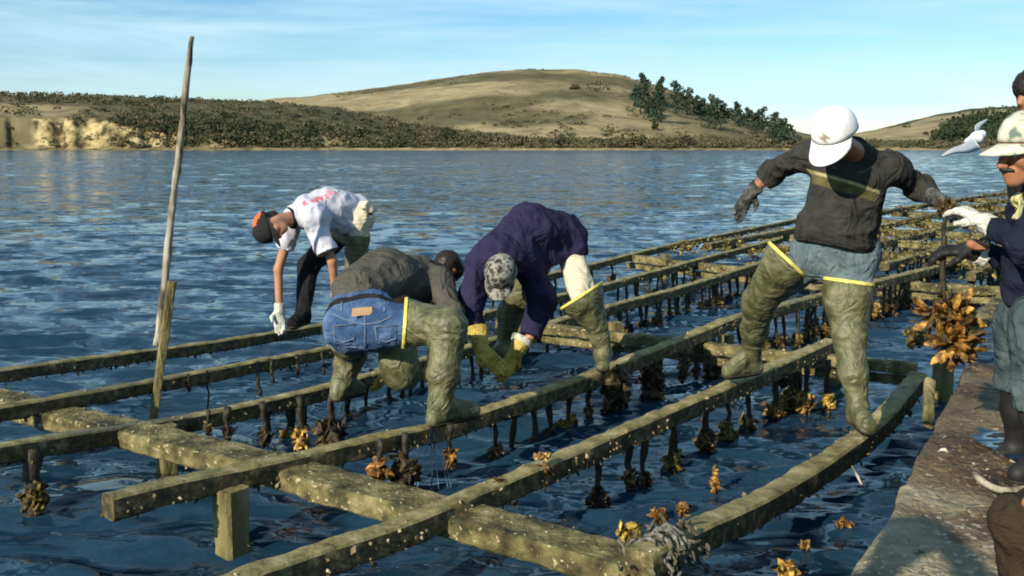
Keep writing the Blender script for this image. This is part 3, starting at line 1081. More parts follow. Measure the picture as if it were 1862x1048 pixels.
# ------------------------------------------------------------------ oysters
def cluster(cen, rx, rz, n, rng, tone=(1, 1, 1), L=0.075, var=0.5):
    mb = MB()
    for _ in range(int(n * 2.2)):
        v = unit(rng.normal(size=3))
        c = np.array(cen) + v * np.array([rx, rx, rz]) * 0.85 * rng.random() ** .6
        ax = unit(v * .45 + np.array([0, 0, -0.35]) + rng.normal(size=3) * .55)
        l = L * rng.uniform(.45, .85)
        V, F = shell(c - ax * l * .5, ax, l, l * rng.uniform(.26, .42), rng)
        t = np.array(tone) * rng.uniform(1 - var, 1 + var)
        mb.add(V, F, t)
    return mb


def string_proto(seed, length, csize, n, tone, pos=-0.02, label='', group=None, loc=(0, 0, 0), rope=0.008):
    rng = np.random.default_rng(seed)
    loc = np.array(loc, float)
    t = thing('oyster_string', label, 'oyster string', loc, group)
    pts = [loc + np.array([rng.normal() * .006, rng.normal() * .006, 0.02 - f * (length + .02)]) for f in np.linspace(0, 1, 7)]
    rr = [rope * rng.uniform(.8, 1.8) for _ in pts]
    V, F = tube(pts, rr, 6)
    link('rope', V, F, M['rope'], t, smooth=True)
    if n:
        cluster(loc + np.array([0, 0, -length + csize + pos]), csize * .8, csize * 1.25, n, rng, tone, csize * 1.1).build('oyster_cluster', M['oyster'], t, color=True, smooth=False)
    return t


GOLD, DARK, OLIVE, YEL = (.95, .85, .62), (.20, .19, .18), (.5, .52, .36), (1.7, 1.5, .95)
# strings that can be told apart
ups = lambda px, py, z: G(px, py, z)
singles = [
    ((545, 728), (545, 800), 0.075, 26, YEL, 'bright yellow oyster clump hanging under the third rail left of the jeans man'),
    ((478, 738), (478, 798), 0.055, 18, DARK, 'dark oyster clump hanging just left of the bright yellow one'),
    ((412, 748), (412, 786), 0.050, 16, DARK, 'small dark clump third to the left of the yellow clump'),
    ((378, 752), (378, 780), 0.04, 12, OLIVE, 'small olive clump leftmost of those under the third rail above the beam'),
    ((600, 724), (600, 800), 0.13, 46, DARK, 'wide dark oyster mass hanging below the left boot of the jeans man'),
    ((690, 805), (695, 865), 0.08, 26, (.9, .6, .4), 'reddish brown oyster clump under the free end rail, left one of two'),
    ((735, 795), (740, 870), 0.11, 40, DARK, 'large dark oyster clump between the reddish and orange ones'),
    ((818, 778), (822, 838), 0.06, 20, (1.0, .7, .4), 'orange oyster clump beside dripping water under the jeans man boot'),
    ((1120, 668), (1128, 715), 0.14, 46, DARK, 'dark oyster mass under the fleece man boot'),
    ((1185, 640), (1180, 700), 0.13, 46, DARK, 'dark oyster mass under the rail right of the fleece man boot'),
    ((1245, 622), (1228, 668), 0.075, 24, (.9, .7, .4), 'rusty oyster clump in front of the middle cross beam'),
    ((1468, 668), (1472, 740), 0.085, 34, (.95, .85, .6), 'golden oyster clump hanging left of the white capped man front leg'),
    ((1508, 660), (1513, 738), 0.07, 26, (1.2, 1.15, .7), 'pale golden oyster clump right beside the front leg of the white capped man'),
    ((1425, 668), (1432, 690), 0.07, 24, DARK, 'dark clump under the rail behind the white capped man'),
]
for i, (tp, bt, cs, n, tone, lab) in enumerate(singles):
    a = G(tp[0], tp[1], 0.36)
    # bottom: same depth, lower on the picture
    b = W(bt[0], bt[1], a[1])
    string_proto(100 + i, max(a[2] - b[2] + cs * .8, 0.06), cs, n, tone, 0.0, lab, 'oyster clumps hanging on ropes under the rails', a, 0.013)
# the ropes under the second rail at left
for i, (px, py, l, r) in enumerate([(470, 664, .22, .014), (494, 660, .14, .010), (541, 652, .12, .012), (378, 680, .30, .005), (343, 686, .10, .006), (588, 643, .16, .008)]):
    a = G(px, py, 0.345)
    o = string_proto(140 + i, l, 0.02, 5, DARK, 0, ordinal(i + 1) + ' thin dark rope under the second rail, ' + ['thickest one', 'short one beside it', 'stubby one near the jeans man', 'thin long one', 'very short one', 'one by the jeans man boot'][i], 'bare ropes under the second rail', a, r)
# big weedy cluster with reflection at far left
a = G(56, 822, 0.33)
string_proto(150, 0.42, 0.085, 60, OLIVE, 0.10, 'long dark weedy oyster string at the left edge under the third rail', None, a, 0.03)

# strings nobody can tell apart, in rows under the rails
protos = []
pr = np.random.default_rng(77)
for i in range(9):
    ln = [0.36, 0.40, 0.34, 0.42, 0.38, 0.40, 0.33, 0.41, 0.37][i]
    cs = [0.075, 0.10, 0.06, 0.115, 0.08, 0.09, 0.065, 0.105, 0.075][i]
    n = [22, 30, 16, 34, 20, 26, 16, 30, 18][i]
    protos.append(string_proto(200 + i, ln, cs, n, [(.6, .5, .3), OLIVE, DARK, GOLD, OLIVE, DARK, (.5, .42, .26), DARK, DARK][i], 0.02, 'oyster string', 'x', (0, 0, -50), 0.015))
used = [False] * 9


def row(key, s0, s1, step, label, group, seed, zoff=-0.08):
    rng = np.random.default_rng(seed)
    P = RAILS[key][0]
    S = P @ DV
    s = s0
    num = 0
    base_label = label
    while s < s1:
        num += 1
        label = ordinal(num) + ' ' + base_label + ', from the left'
        i = int(np.argmin(np.abs(S - s)))
        loc = P[i] + np.array([rng.normal() * .025, rng.normal() * .025, zoff])
        k = rng.integers(9)
        if not used[k]:
            used[k] = True
            r = protos[k]
            r.location = loc
            r.rotation_euler = (0, 0, rng.uniform(0, 6.28))
            r['label'] = label
        else:
            r = copy_thing(protos[k], loc, rng.uniform(0, 6.28), rng.uniform(.8, 1.12), label)
        r['group'] = group
        s += step * rng.uniform(.35, 1.65)


row('r1', 7.4, 12.0, .42, 'oyster string on the outermost rail', 'oyster strings on the outermost rail', 1)
row('r2', 6.6, 12.2, .22, 'oyster string on the second rail beyond the fleece man', 'oyster strings on the second rail', 2)
row('r3', 6.4, 12.4, .17, 'oyster string on the third rail beyond the fleece man', 'oyster strings on the third rail', 3)
row('r4', 7.7, 12.2, .14, 'oyster string behind the white capped man', 'oyster strings behind the white capped man', 4)
row('r4', 4.6, 7.4, .19, 'oyster string beside the fleece man boot', 'oyster strings by the fleece man boot', 5)
row('r3', 3.9, 6.3, .15, 'oyster string below the yellow gauntlets', 'oyster strings below the fleece man', 6)
row('r5', 4.2, 7.1, .19, 'oyster string under the rail the white capped man straddles', 'oyster strings under the straddled rail', 7)

# far racks beyond the far cross beam
def far_racks():
    rng = np.random.default_rng(88)
    nl = [6.6, 5.4, 4.7, 3.6, 2.6, 1.6, 0.4, -0.8, -1.8]
    for i, n0 in enumerate(nl):
        s0 = 13.6 if n0 > 4 else 12.3
        if n0 < 1.0:
            s0 = 14.5
        pts = [sn(s0, n0 + rng.normal() * .05, ZR + rng.normal() * .02)]
        for s in (18, 23, 28, 33, 38):
            pts.append(sn(s, n0 + rng.normal() * .12, ZR + rng.normal() * .05))
        V, F, P, X, Z = timber(pts, 0.11, 0.10, 0.12, 0.02, 60 + i)
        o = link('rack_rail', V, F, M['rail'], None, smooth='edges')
        tag(o, ordinal(i + 1) + ' weedy far rail behind the men, counted from open water', 'timber rail', 'rails of the far racks')
        RAILS['f%d' % i] = (P, X, Z)
    for j, s in enumerate((14.6, 16.6, 18.8, 21.2, 24, 27.5, 31.5, 36)):
        pts = [sn(s, -2.6, zb), sn(s + rng.normal() * .15, 2, zb + .03), sn(s, 6.9, zb)]
        V, F, P, X, Z = timber(pts, 0.14, 0.12, 0.1, 0.016, 80 + j)
        o = link('cross_beam', V, F, M['beam'], None, smooth='edges')
        tag(o, ordinal(j + 1) + ' weedy far cross beam behind the men at right, counted from the nearest', 'cross beam', 'cross beams of the far racks')
    # growth draped over the far racks
    mb = MB()
    for _ in range(1500):
        s = 12.6 + 25 * rng.random() ** 1.5
        n0 = nl[rng.integers(len(nl))] if rng.random() < .75 else rng.uniform(-2.4, 6.6)
        c = sn(s, n0 + rng.normal() * .06, ZR - 0.02 + rng.normal() * .03)
        tone = np.array([(.5, .6, .38), (.6, .68, .42), (.35, .38, .28), (.9, .95, .7), (.25, .27, .2)][rng.integers(5)])
        for _k in range(6):
            ax = rng.normal(size=3) + np.array([0, 0, -.3])
            V, F = shell(c + rng.normal(size=3) * np.array([.08, .08, .03]), ax, rng.uniform(.03, .08), .02, rng, n=4)
            mb.add(V, F, tone * rng.uniform(.6, 1.4))
    o = mb.build('oyster_growth', M['oyster'], None, color=True)
    tag(o, 'brown oyster growth and weed heaped along the far racks', 'oyster growth', None, 'stuff')
    row('f4', 12.4, 20, .22, 'oyster string under the fifth far rail', 'oyster strings of the far racks', 31)
    row('f3', 12.4, 20, .22, 'oyster string under the fourth far rail', 'oyster strings of the far racks', 32)
    row('f2', 13.6, 19, .3, 'oyster string under the third far rail', 'oyster strings of the far racks', 33)
    row('f5', 12.4, 18, .25, 'oyster string under the sixth far rail', 'oyster strings of the far racks', 34)
    row('f1', 13.6, 19, .35, 'oyster string under the second far rail', 'oyster strings of the far racks', 35)


far_racks()
for k in range(9):
    if not used[k]:
        for ch in list(protos[k].children):
            bpy.data.objects.remove(ch)
        bpy.data.objects.remove(protos[k])


def rng_cluster(px, py, z, rx, rz, n, seed, tone, label, name='oyster_clump', group=None, L=None):
    c = G(px, py, z)
    rng = np.random.default_rng(seed)
    o = cluster(c, rx, rz, n, rng, tone, L or rx * 1.1).build(name, M['oyster'], None, color=True)
    tag(o, label, 'oyster clump', group)
    return o


rng_cluster(1198, 938, 0.05, .055, .05, 16, 1, (.95, .65, .38), 'orange oyster clump in the water behind the rope lashing, left one')
rng_cluster(1242, 928, 0.05, .055, .05, 16, 2, (.85, .65, .36), 'orange oyster clump in the water behind the rope lashing, right one')
rng_cluster(1145, 970, 0.20, .07, .06, 22, 3, (1.0, 1.0, .55), 'yellowish oyster clump at the end of the front beam')
rng_cluster(1300, 880, 0.06, .025, .11, 16, 4, (1.2, .9, .55), 'upright thin oyster clump sticking out of the water by the nearest rail', L=.06)
rng_cluster(1465, 992, 0.03, .045, .03, 12, 5, (2.2, 2.0, 1.5), 'pale oyster clump floating beyond the deck edge')
rng_cluster(1428, 1036, 0.04, .06, .04, 18, 6, YEL, 'bright yellow oyster clump at the bottom edge of the photo')
rng_cluster(1535, 952, 0.03, .05, .04, 14, 7, (1.0, .7, .4), 'brown oyster clump in the water beside the muddy deck')
rng_cluster(985, 829, 0.43, .045, .02, 12, 8, (2.0, 1.8, 1.5), 'pale shells lying on the long rail in the lower middle', L=.05)
rng_cluster(905, 885, .34, .06, .05, 26, 10, DARK, 'dark oyster growth under the long rail near the front beam')
rng_cluster(985, 856, .34, .06, .05, 26, 11, (.5, .36, .2), 'rusty oyster growth under the long rail below the pale shells')
rng_cluster(1664, 612, 0.3, .1, .12, 40, 9, OLIVE, 'olive oyster clump beside the held golden clump')

# ------------------------------------------------------------------ people: smooth-union surfaces, meshed by surface nets
def surface_net(Fg, org, h):
    S = Fg < 0
    nx, ny, nz = Fg.shape
    cnt = np.zeros((nx - 1, ny - 1, nz - 1), np.int8)
    for a in (0, 1):
        for b in (0, 1):
            for c in (0, 1):
                cnt += S[a:nx - 1 + a, b:ny - 1 + b, c:nz - 1 + c]
    mask = (cnt > 0) & (cnt < 8)
    I, Jx, K = np.nonzero(mask)
    idx = np.full(mask.shape, -1, np.int64)
    idx[I, Jx, K] = np.arange(len(I))
    acc = np.zeros((len(I), 3))
    num = np.zeros(len(I))
    cor = [(a, b, c) for a in (0, 1) for b in (0, 1) for c in (0, 1)]
    for u in range(8):
        for v in range(u + 1, 8):
            A, B = cor[u], cor[v]
            if sum(abs(A[k] - B[k]) for k in range(3)) != 1:
                continue
            fa = Fg[I + A[0], Jx + A[1], K + A[2]]
            fb = Fg[I + B[0], Jx + B[1], K + B[2]]
            ch = (fa < 0) != (fb < 0)
            t = np.where(ch, fa / np.where(ch, fa - fb, 1), 0)
            for k in range(3):
                acc[:, k] += np.where(ch, A[k] + t * (B[k] - A[k]), 0)
            num += ch
    V = np.stack([I, Jx, K], 1) + acc / num[:, None]
    V = np.asarray(org) + V * h
    quads = []
    for ax in range(3):
        o = [slice(None)] * 3
        p = [slice(None)] * 3
        o[ax] = slice(0, -1)
        p[ax] = slice(1, None)
        ch = S[tuple(o)] != S[tuple(p)]
        E = np.argwhere(ch)
        b, c = (ax + 1) % 3, (ax + 2) % 3
        ok = (E[:, b] > 0) & (E[:, c] > 0) & (E[:, b] < Fg.shape[b] - 1) & (E[:, c] < Fg.shape[c] - 1)
        E = E[ok]
        sg = S[E[:, 0], E[:, 1], E[:, 2]]

        def cell(db, dc):
            q = E.copy()
            q[:, b] += db
            q[:, c] += dc
            return idx[q[:, 0], q[:, 1], q[:, 2]]
        Q = np.stack([cell(-1, -1), cell(0, -1), cell(0, 0), cell(-1, 0)], 1)
        Q[~sg] = Q[~sg][:, ::-1]
        quads.append(Q)
    Q = np.concatenate(quads)
    return V, Q[(Q >= 0).all(1)]


class Field:
    """prims: (a, b, ra, rb[, flat_dir, flat]); cuts: (point, normal) removes the side the normal points to."""

    def __init__(s, prims, k=0.04, cuts=(), folds=(), rings=(), hollow=0.0):
        s.p, s.k, s.cuts, s.folds, s.rings, s.hollow = prims, k, list(cuts), list(folds), list(rings), hollow

    def bounds(s):
        lo = np.min([np.minimum(np.asarray(q[0]) - q[2], np.asarray(q[1]) - q[3]) for q in s.p], 0) - 0.035
        hi = np.max([np.maximum(np.asarray(q[0]) + q[2], np.asarray(q[1]) + q[3]) for q in s.p], 0) + 0.035
        return lo, hi

    def grid(s, lo, hi, h):
        ax = [np.arange(lo[k], hi[k] + h, h, dtype=np.float32) for k in range(3)]
        Fg = np.full([len(a) for a in ax], 0.2, np.float32)
        for q in s.p:
            a, b, ra, rb = np.asarray(q[0], float), np.asarray(q[1], float), q[2], q[3]
            r = max(ra, rb) + 0.09
            sl = []
            for k in range(3):
                i0 = max(int((min(a[k], b[k]) - r - lo[k]) / h), 0)
                i1 = min(int((max(a[k], b[k]) + r - lo[k]) / h) + 2, len(ax[k]))
                sl.append(slice(i0, max(i1, i0)))
            X, Y, Z = np.meshgrid(ax[0][sl[0]], ax[1][sl[1]], ax[2][sl[2]], indexing='ij')
            if X.size == 0:
                continue
            ab = b - a
            L2 = float(ab @ ab) + 1e-9
            px, py, pz = X - a[0], Y - a[1], Z - a[2]
            t = np.clip((px * ab[0] + py * ab[1] + pz * ab[2]) / L2, 0, 1)
            px, py, pz = px - t * ab[0], py - t * ab[1], pz - t * ab[2]
            if len(q) > 4:
                w = unit(q[4])
                f = q[5]
                dw = px * w[0] + py * w[1] + pz * w[2]
                ex = dw * (1 / f - 1)
                d = np.sqrt((px + ex * w[0]) ** 2 + (py + ex * w[1]) ** 2 + (pz + ex * w[2]) ** 2) - (ra + t * (rb - ra))
                d = d * (0.5 + 0.5 * f)
            else:
                d = np.sqrt(px * px + py * py + pz * pz) - (ra + t * (rb - ra))
            cur = Fg[sl[0], sl[1], sl[2]]
            k = s.k
            hh = np.clip(0.5 + 0.5 * (cur - d) / k, 0, 1)
            Fg[sl[0], sl[1], sl[2]] = cur * (1 - hh) + d * hh - k * hh * (1 - hh)
        if s.k >= 0.034:                      # the blend swells the joints: take that back
            Fg += 0.011
        if s.folds or s.rings:
            m = np.abs(Fg) < 0.06
            I = np.argwhere(m)
            P = np.stack([ax[k][I[:, k]] for k in range(3)], 1)
            add = np.zeros(len(P), np.float32)
            for amp, fr in s.folds:
                n = vnoise(P * np.asarray(fr, np.float32) + 5.1 * fbm(P * 2.0, 1)[:, None] * 0.15)
                add += amp * 0.9 * (2.6 * np.abs(n) - 1)
            for pt, axis, lam, wd, amp in s.rings:
                d = P - np.asarray(pt, np.float32)
                u = d @ unit(axis).astype(np.float32)
                rr = np.linalg.norm(d, axis=1)
                wob = 0.35 * vnoise(P * 9)
                q = (u + .012 * wob + .75 * lam * vnoise(P * 5 + 8)) / 0.010
                side = 0.35 + 0.65 * np.clip(2.2 * vnoise(P * 7 + 3), -1, 1)
                for off, g in ((0, 1.0), (1.9, -.35), (-3.6, .6), (-5.2, -.25)):
                    add += 1.0 * amp * g * side * np.exp(-(q - off) ** 2) * np.exp(-(rr / (wd * 1.3)) ** 2)
            Fg[m] += add
        return ax, Fg

    def meshgrid(s, ax):
        return np.meshgrid(*ax, indexing='ij', sparse=True)


def field_mesh(name, F, mat, parent, h=0.012, tint=None):
    lo, hi = F.bounds()
    ax, Fg = F.grid(lo, hi, h)
    X, Y, Z = F.meshgrid(ax)
    if F.hollow:
        Fg = np.maximum(Fg, -(Fg + F.hollow))
    for cu in F.cuts:
        pt, n = cu[0], unit(cu[1])
        pl = (X - pt[0]) * n[0] + (Y - pt[1]) * n[1] + (Z - pt[2]) * n[2]
        if len(cu) > 2:                       # only near this point (a sleeve's end)
            pl = np.minimum(pl, cu[2] - np.sqrt((X - pt[0]) ** 2 + (Y - pt[1]) ** 2 + (Z - pt[2]) ** 2))
        Fg = np.maximum(Fg, pl)
    V, Q = surface_net(Fg, lo, h)
    # one relaxing pass keeps the net even
    col = tint(V) if tint is not None else None
    return link(name, V, Q, mat, parent, smooth=True, col=col)


def band_mesh(name, F, pt, nr, half, thick, mat, parent, reach=0.25, h=0.006):
    """A raised band lying on the field where the plane cuts it (rim of a boot, trim of a sleeve, a belt)."""
    pt = np.asarray(pt, float)
    n = unit(nr)
    lo, hi = pt - reach, pt + reach
    ax, Fg = F.grid(lo, hi, h)
    X, Y, Z = F.meshgrid(ax)
    pl = (X - pt[0]) * n[0] + (Y - pt[1]) * n[1] + (Z - pt[2]) * n[2]
    B = np.maximum(np.abs(pl) - half, np.abs(Fg) - thick)
    B = np.maximum(B, np.sqrt((X - pt[0]) ** 2 + (Y - pt[1]) ** 2 + (Z - pt[2]) ** 2) - reach * .96)
    V, Q = surface_net(B, lo, h)
    return link(name, V, Q, mat, parent, smooth=True)


def ortho(fwd, up):
    f = unit(fwd)
    u = np.asarray(up, float)
    u = unit(u - f * (u @ f))
    return f, u, np.cross(f, u)


def hand_prims(w, d, palm, curl=0.5, thumb=1, sc=1.0, spread=0.010):
    """Palm, four unequal fingers of three joints each and a thumb. palm = direction the palm faces."""
    d = unit(d)
    pn = unit(np.asarray(palm, float) - d * (np.asarray(palm, float) @ d))
    s = np.cross(d, pn) * thumb
    w = np.asarray(w, float)
    P = [(w, w + d * .03 * sc, .027 * sc, .036 * sc, pn, .62), (w + d * .025 * sc, w + d * .085 * sc, .036 * sc, .042 * sc, pn, .5)]
    for k, (off, ln) in enumerate(((.030, .072), (.011, .082), (-.010, .077), (-.029, .060))):
        p = w + d * (.09 - abs(off - .005) * .25) * sc + s * off * sc
        dr = unit(d + s * off * spread * 300 * .06)
        c = curl * (1 + .12 * k)
        for j, f in enumerate((.45, .32, .25)):
            ang = c * (0.35 if j == 0 else 0.62)
            dr = unit(dr * math.cos(ang) + pn * math.sin(ang))
            q = p + dr * ln * f * sc * 1.1
            P.append((p, q, (.0115 - .001 * j) * sc, (.0105 - .0012 * j) * sc))
            p = q
            pnn = unit(pn - dr * (pn @ dr))
            pn_ = pnn
    b = w + d * .02 * sc + s * .03 * sc
    m = b + (d * .55 + s * .55 + pn * .4) * .05 * sc
    P += [(b, m, .016 * sc, .013 * sc), (m, m + unit(d * .8 + pn * .55) * .035 * sc, .013 * sc, .010 * sc)]
    return P


def glove(parent, elbow, w, tip, palm, mat, curl=0.5, thumb=1, sc=1.1, cuff=0.07, cuff_r=0.042, h=0.006, cuffmat=None, label=None):
    d = unit(np.asarray(tip, float) - np.asarray(w, float))
    back = unit(np.asarray(elbow, float) - np.asarray(w, float))
    pr = hand_prims(w, d, palm, curl, thumb, sc)
    cb = np.asarray(w) + back * cuff
    pr.append((np.asarray(w) + d * .01, cb + back * .02, .036 * sc, cuff_r))
    F = Field(pr, 0.011, [(cb, back)], [(0.0015, (40, 40, 40))])
    o = field_mesh('glove', F, mat, parent, h)
    if label:
        o['label'] = label
    if cuffmat:
        band_mesh('cuff', F, cb - back * .022, back, .022, .006, cuffmat, o, 0.09)
    return o


def head_prims(c, fwd, up, sc=1.0):
    f, u, r = ortho(fwd, up)
    c = np.asarray(c, float)
    A = lambda a, b, d_: c + (f * a + u * b + r * d_) * sc
    P = [(A(-.030, .025, 0), A(.022, .028, 0), .083 * sc, .080 * sc, r, .9),
         (A(.02, -.02, 0), A(.045, -.06, 0), .068 * sc, .050 * sc, r, .92),
         (A(.05, -.075, 0), A(.066, -.088, 0), .034 * sc, .028 * sc),
         (A(.086, .014, 0), A(.119, -.030, 0), .010 * sc, .014 * sc),
         (A(.104, -.034, .011), A(.104, -.034, -.011), .009 * sc, .009 * sc),
         (A(.082, .026, .034), A(.082, .026, -.034), .013 * sc, .013 * sc),
         (A(.087, -.054, .016), A(.087, -.054, -.016), .009 * sc, .009 * sc),
         (A(.086, -.066, .013), A(.086, -.066, -.013), .009 * sc, .009 * sc)]
    for s in (1, -1):
        P.append((A(.062, -.018, .040 * s), A(.05, -.03, .045 * s), .024 * sc, .024 * sc))
        P.append((A(-.005, .012, .079 * s), A(-.002, -.030, .076 * s), .020 * sc, .013 * sc, r, .5))
        P.append((A(.0, -.05, .045 * s), A(.055, -.088, .015 * s), .026 * sc, .024 * sc))
    return P


def eyes(parent, c, fwd, up, sc=1.0):
    f, u, r = ortho(fwd, up)
    for s in (1, -1):
        e = np.asarray(c) + (f * .079 + u * .004 + r * .031 * s) * sc
        V, F = [], []
        for i in range(5):
            for j in range(8):
                ph = math.pi * (i + .5) / 5
                th = 2 * math.pi * j / 8
                V.append(e + .0125 * sc * (f * math.cos(ph) + (u * math.cos(th) + r * math.sin(th)) * math.sin(ph)))
        for i in range(4):
            for j in range(8):
                F.append((i * 8 + j, i * 8 + (j + 1) % 8, (i + 1) * 8 + (j + 1) % 8, (i + 1) * 8 + j))
        o = link('eye', np.array(V), F, M['eye'], parent, True)
        V2 = [e + .0132 * sc * f] + [e + .0118 * sc * f + .0055 * sc * (u * math.cos(t) + r * math.sin(t)) for t in np.linspace(0, 2 * math.pi, 9)[:-1]]
        link('iris', np.array(V2), [(0, 1 + k, 1 + (k + 1) % 8) for k in range(8)], M['hair'], o, True)


def cap_on(parent, c, fwd, up, mat, billmat=None, sc=1.0, bill=True, bill_len=0.075, bill_drop=0.3, label=None, tintf=None, panel=None, lift=0.0):
    """Six-panel cap: a dome with seams and a button, and a curved bill with thickness."""
    f, u, r = ortho(fwd, up)
    c = np.asarray(c, float) + u * (.022 * sc + lift)
    N, R_ = 36, 12
    V, F = [], []
    for i in range(R_ + 1):
        t = i / R_
        ph = t * math.pi / 2 * 0.985
        for j in range(N):
            th = 2 * math.pi * j / N
            seam = 1 - 0.022 * (1 if j % 6 == 0 else 0) * (1 - t)
            rad = math.cos(ph) ** 0.72 * seam
            hgt = math.sin(ph) ** 0.95 * (0.098 + 0.010 * math.cos(th))
            V.append(c + sc * (f * .108 * rad * math.cos(th) + r * .091 * rad * math.sin(th) + u * (hgt - .012 * (1 - math.cos(th)) * (1 - t))))
    for i in range(R_):
        for j in range(N):
            F.append((i * N + j, i * N + (j + 1) % N, (i + 1) * N + (j + 1) % N, (i + 1) * N + j))
    F.append(tuple(range(R_ * N, (R_ + 1) * N)))
    # sweatband turned in
    k0 = len(V)
    for j in range(N):
        V.append(V[j] * 0.94 + (c - u * .01 * sc) * 0.06)
    for j in range(N):
        F.append((k0 + j, k0 + (j + 1) % N, (j + 1) % N, j))
    V = np.array(V)
    col = tintf(V) if tintf else None
    if panel:
        mats, fn = panel
        mi = [1 if fn(np.mean(V[list(q)], 0)) else 0 for q in F]
        o = link('cap', V, F, None, parent, True, col, mats=mats, midx=mi)
    else:
        if col is None and mat.name in ('white_cap',):
            col = np.ones((len(V), 3))
        o = link('cap', V, F, mat, parent, True, col)
    if label:
        o['label'] = label
    bt = c + u * .0985 * sc
    Vb, Fb = tube([bt - u * .004, bt + u * .003 * sc, bt + u * .006 * sc], [.009 * sc, .009 * sc, .004 * sc], 8)
    link('button', Vb, Fb, billmat or mat, o, True, np.ones((len(Vb), 3)))
    if bill:
        n, m = 17, 8
        T, B = [], []
        for i in range(n):
            a = math.radians(-66 + 132 * i / (n - 1))
            ed = f * .106 * math.cos(a) + r * .090 * math.sin(a) + u * (-.006)
            ln = bill_len * max(math.cos(a * 1.25), 0.0) ** 0.55
            for j in range(m):
                v = j / (m - 1)
                p = c + sc * (ed + f * ln * v - u * (bill_drop * ln * v + 0.020 * (math.sin(a) ** 2) * (0.4 + v)) )
                T.append(p)
                B.append(p - u * .005 * sc)
        V = np.array(T + B)
        F = []
        q = n * m
        for i in range(n - 1):
            for j in range(m - 1):
                a = i * m + j
                F.append((a, a + m, a + m + 1, a + 1))
                F.append((q + a, q + a + 1, q + a + m + 1, q + a + m))
        for i in range(n - 1):
            a = i * m + m - 1
            F.append((a, a + m, q + a + m, q + a))
        link('bill', V, F, billmat or mat, o, True, np.ones((len(V), 3)))
    return o


def body_prims(J):
    P = list(head_prims(J['head'], J['fwd'], J['up'], J.get('hs', 1.0)))
    f, u, r = ortho(J['fwd'], J['up'])
    hb = np.asarray(J['head']) - u * .06 - f * .02
    P.append((hb, J['neck'], .052, .060))
    P.append((J['neck'], J['chest'], .055, .070))
    P.append((J['chest'], J['pelvis'], .105, .10, J['front'], .75))
    for s in ('l', 'r'):
        P.append((J['chest'], J['sh' + s], .065, .045))
        P.append((J['sh' + s], J['el' + s], .046, .038))
        P.append((J['el' + s], J['wr' + s], .038, .029))
        P.append((J['pelvis'], J['hip' + s], .095, .078))
        P.append((J['hip' + s], J['kn' + s], .055, .045))
        P.append((J['kn' + s], J['an' + s], .044, .036))
        P.append((J['an' + s], J['to' + s], .04, .032))
        if J.get('hand' + s):
            P += J['hand' + s]
        else:
            d = unit(np.asarray(J['wr' + s]) - np.asarray(J['el' + s]))
            P.append((J['wr' + s], np.asarray(J['wr' + s]) + d * .05, .028, .024))
    return P


def make_body(t, J, mat, h=0.012, k=0.022):
    o = field_mesh('body', Field(body_prims(J), k), mat, t, h)
    eyes(o, J['head'], J['fwd'], J['up'], J.get('hs', 1.0))
    return o


def wader(t, rim, rimn, chain, mat, rimmat, folds=(), rings=(), hollow=0.0, foot=True, k=0.035, h=0.009, reach=0.26, label=None):
    """Hip boot: chain of (point, radius) from above the rim down to the ankle and toe."""
    pr = []
    for (a, ra), (b, rb) in zip(chain[:-1], chain[1:]):
        pr.append((a, b, ra, rb))
    if foot:
        an, to = np.asarray(chain[-2][0], float), np.asarray(chain[-1][0], float)
        hd = to - an
        heel = an - unit(np.array([hd[0], hd[1], 0])) * .045
        heel[2] = to[2] + .005
        pr.append((heel, to, chain[-1][1] * .95, chain[-1][1] * .95))
        pr.append((an, heel, chain[-2][1] * .9, chain[-1][1] * .95))
    F = Field(pr, k, [(rim, rimn)], folds, rings, hollow)
    o = field_mesh('wader_boot', F, mat, t, h)
    if foot:
        sr = chain[-1][1]
        Fs = Field([(heel, to, sr * .95 + .005, sr + .006)], .02, [(to + np.array([0, 0, -.022]), (0, 0, 1))])
        field_mesh('sole', Fs, M['hull'], o, .008)
    if label:
        o['label'] = label
    if rimmat:
        band_mesh('rim', F, np.asarray(rim) - unit(rimn) * .010, rimn, .010, .008, rimmat, o, reach)
    return o

FOLD = [(0.006, (14, 14, 5)), (0.004, (24, 24, 11))]
WFOLD = [(0.004, (17, 17, 4)), (0.002, (20, 20, 26))]


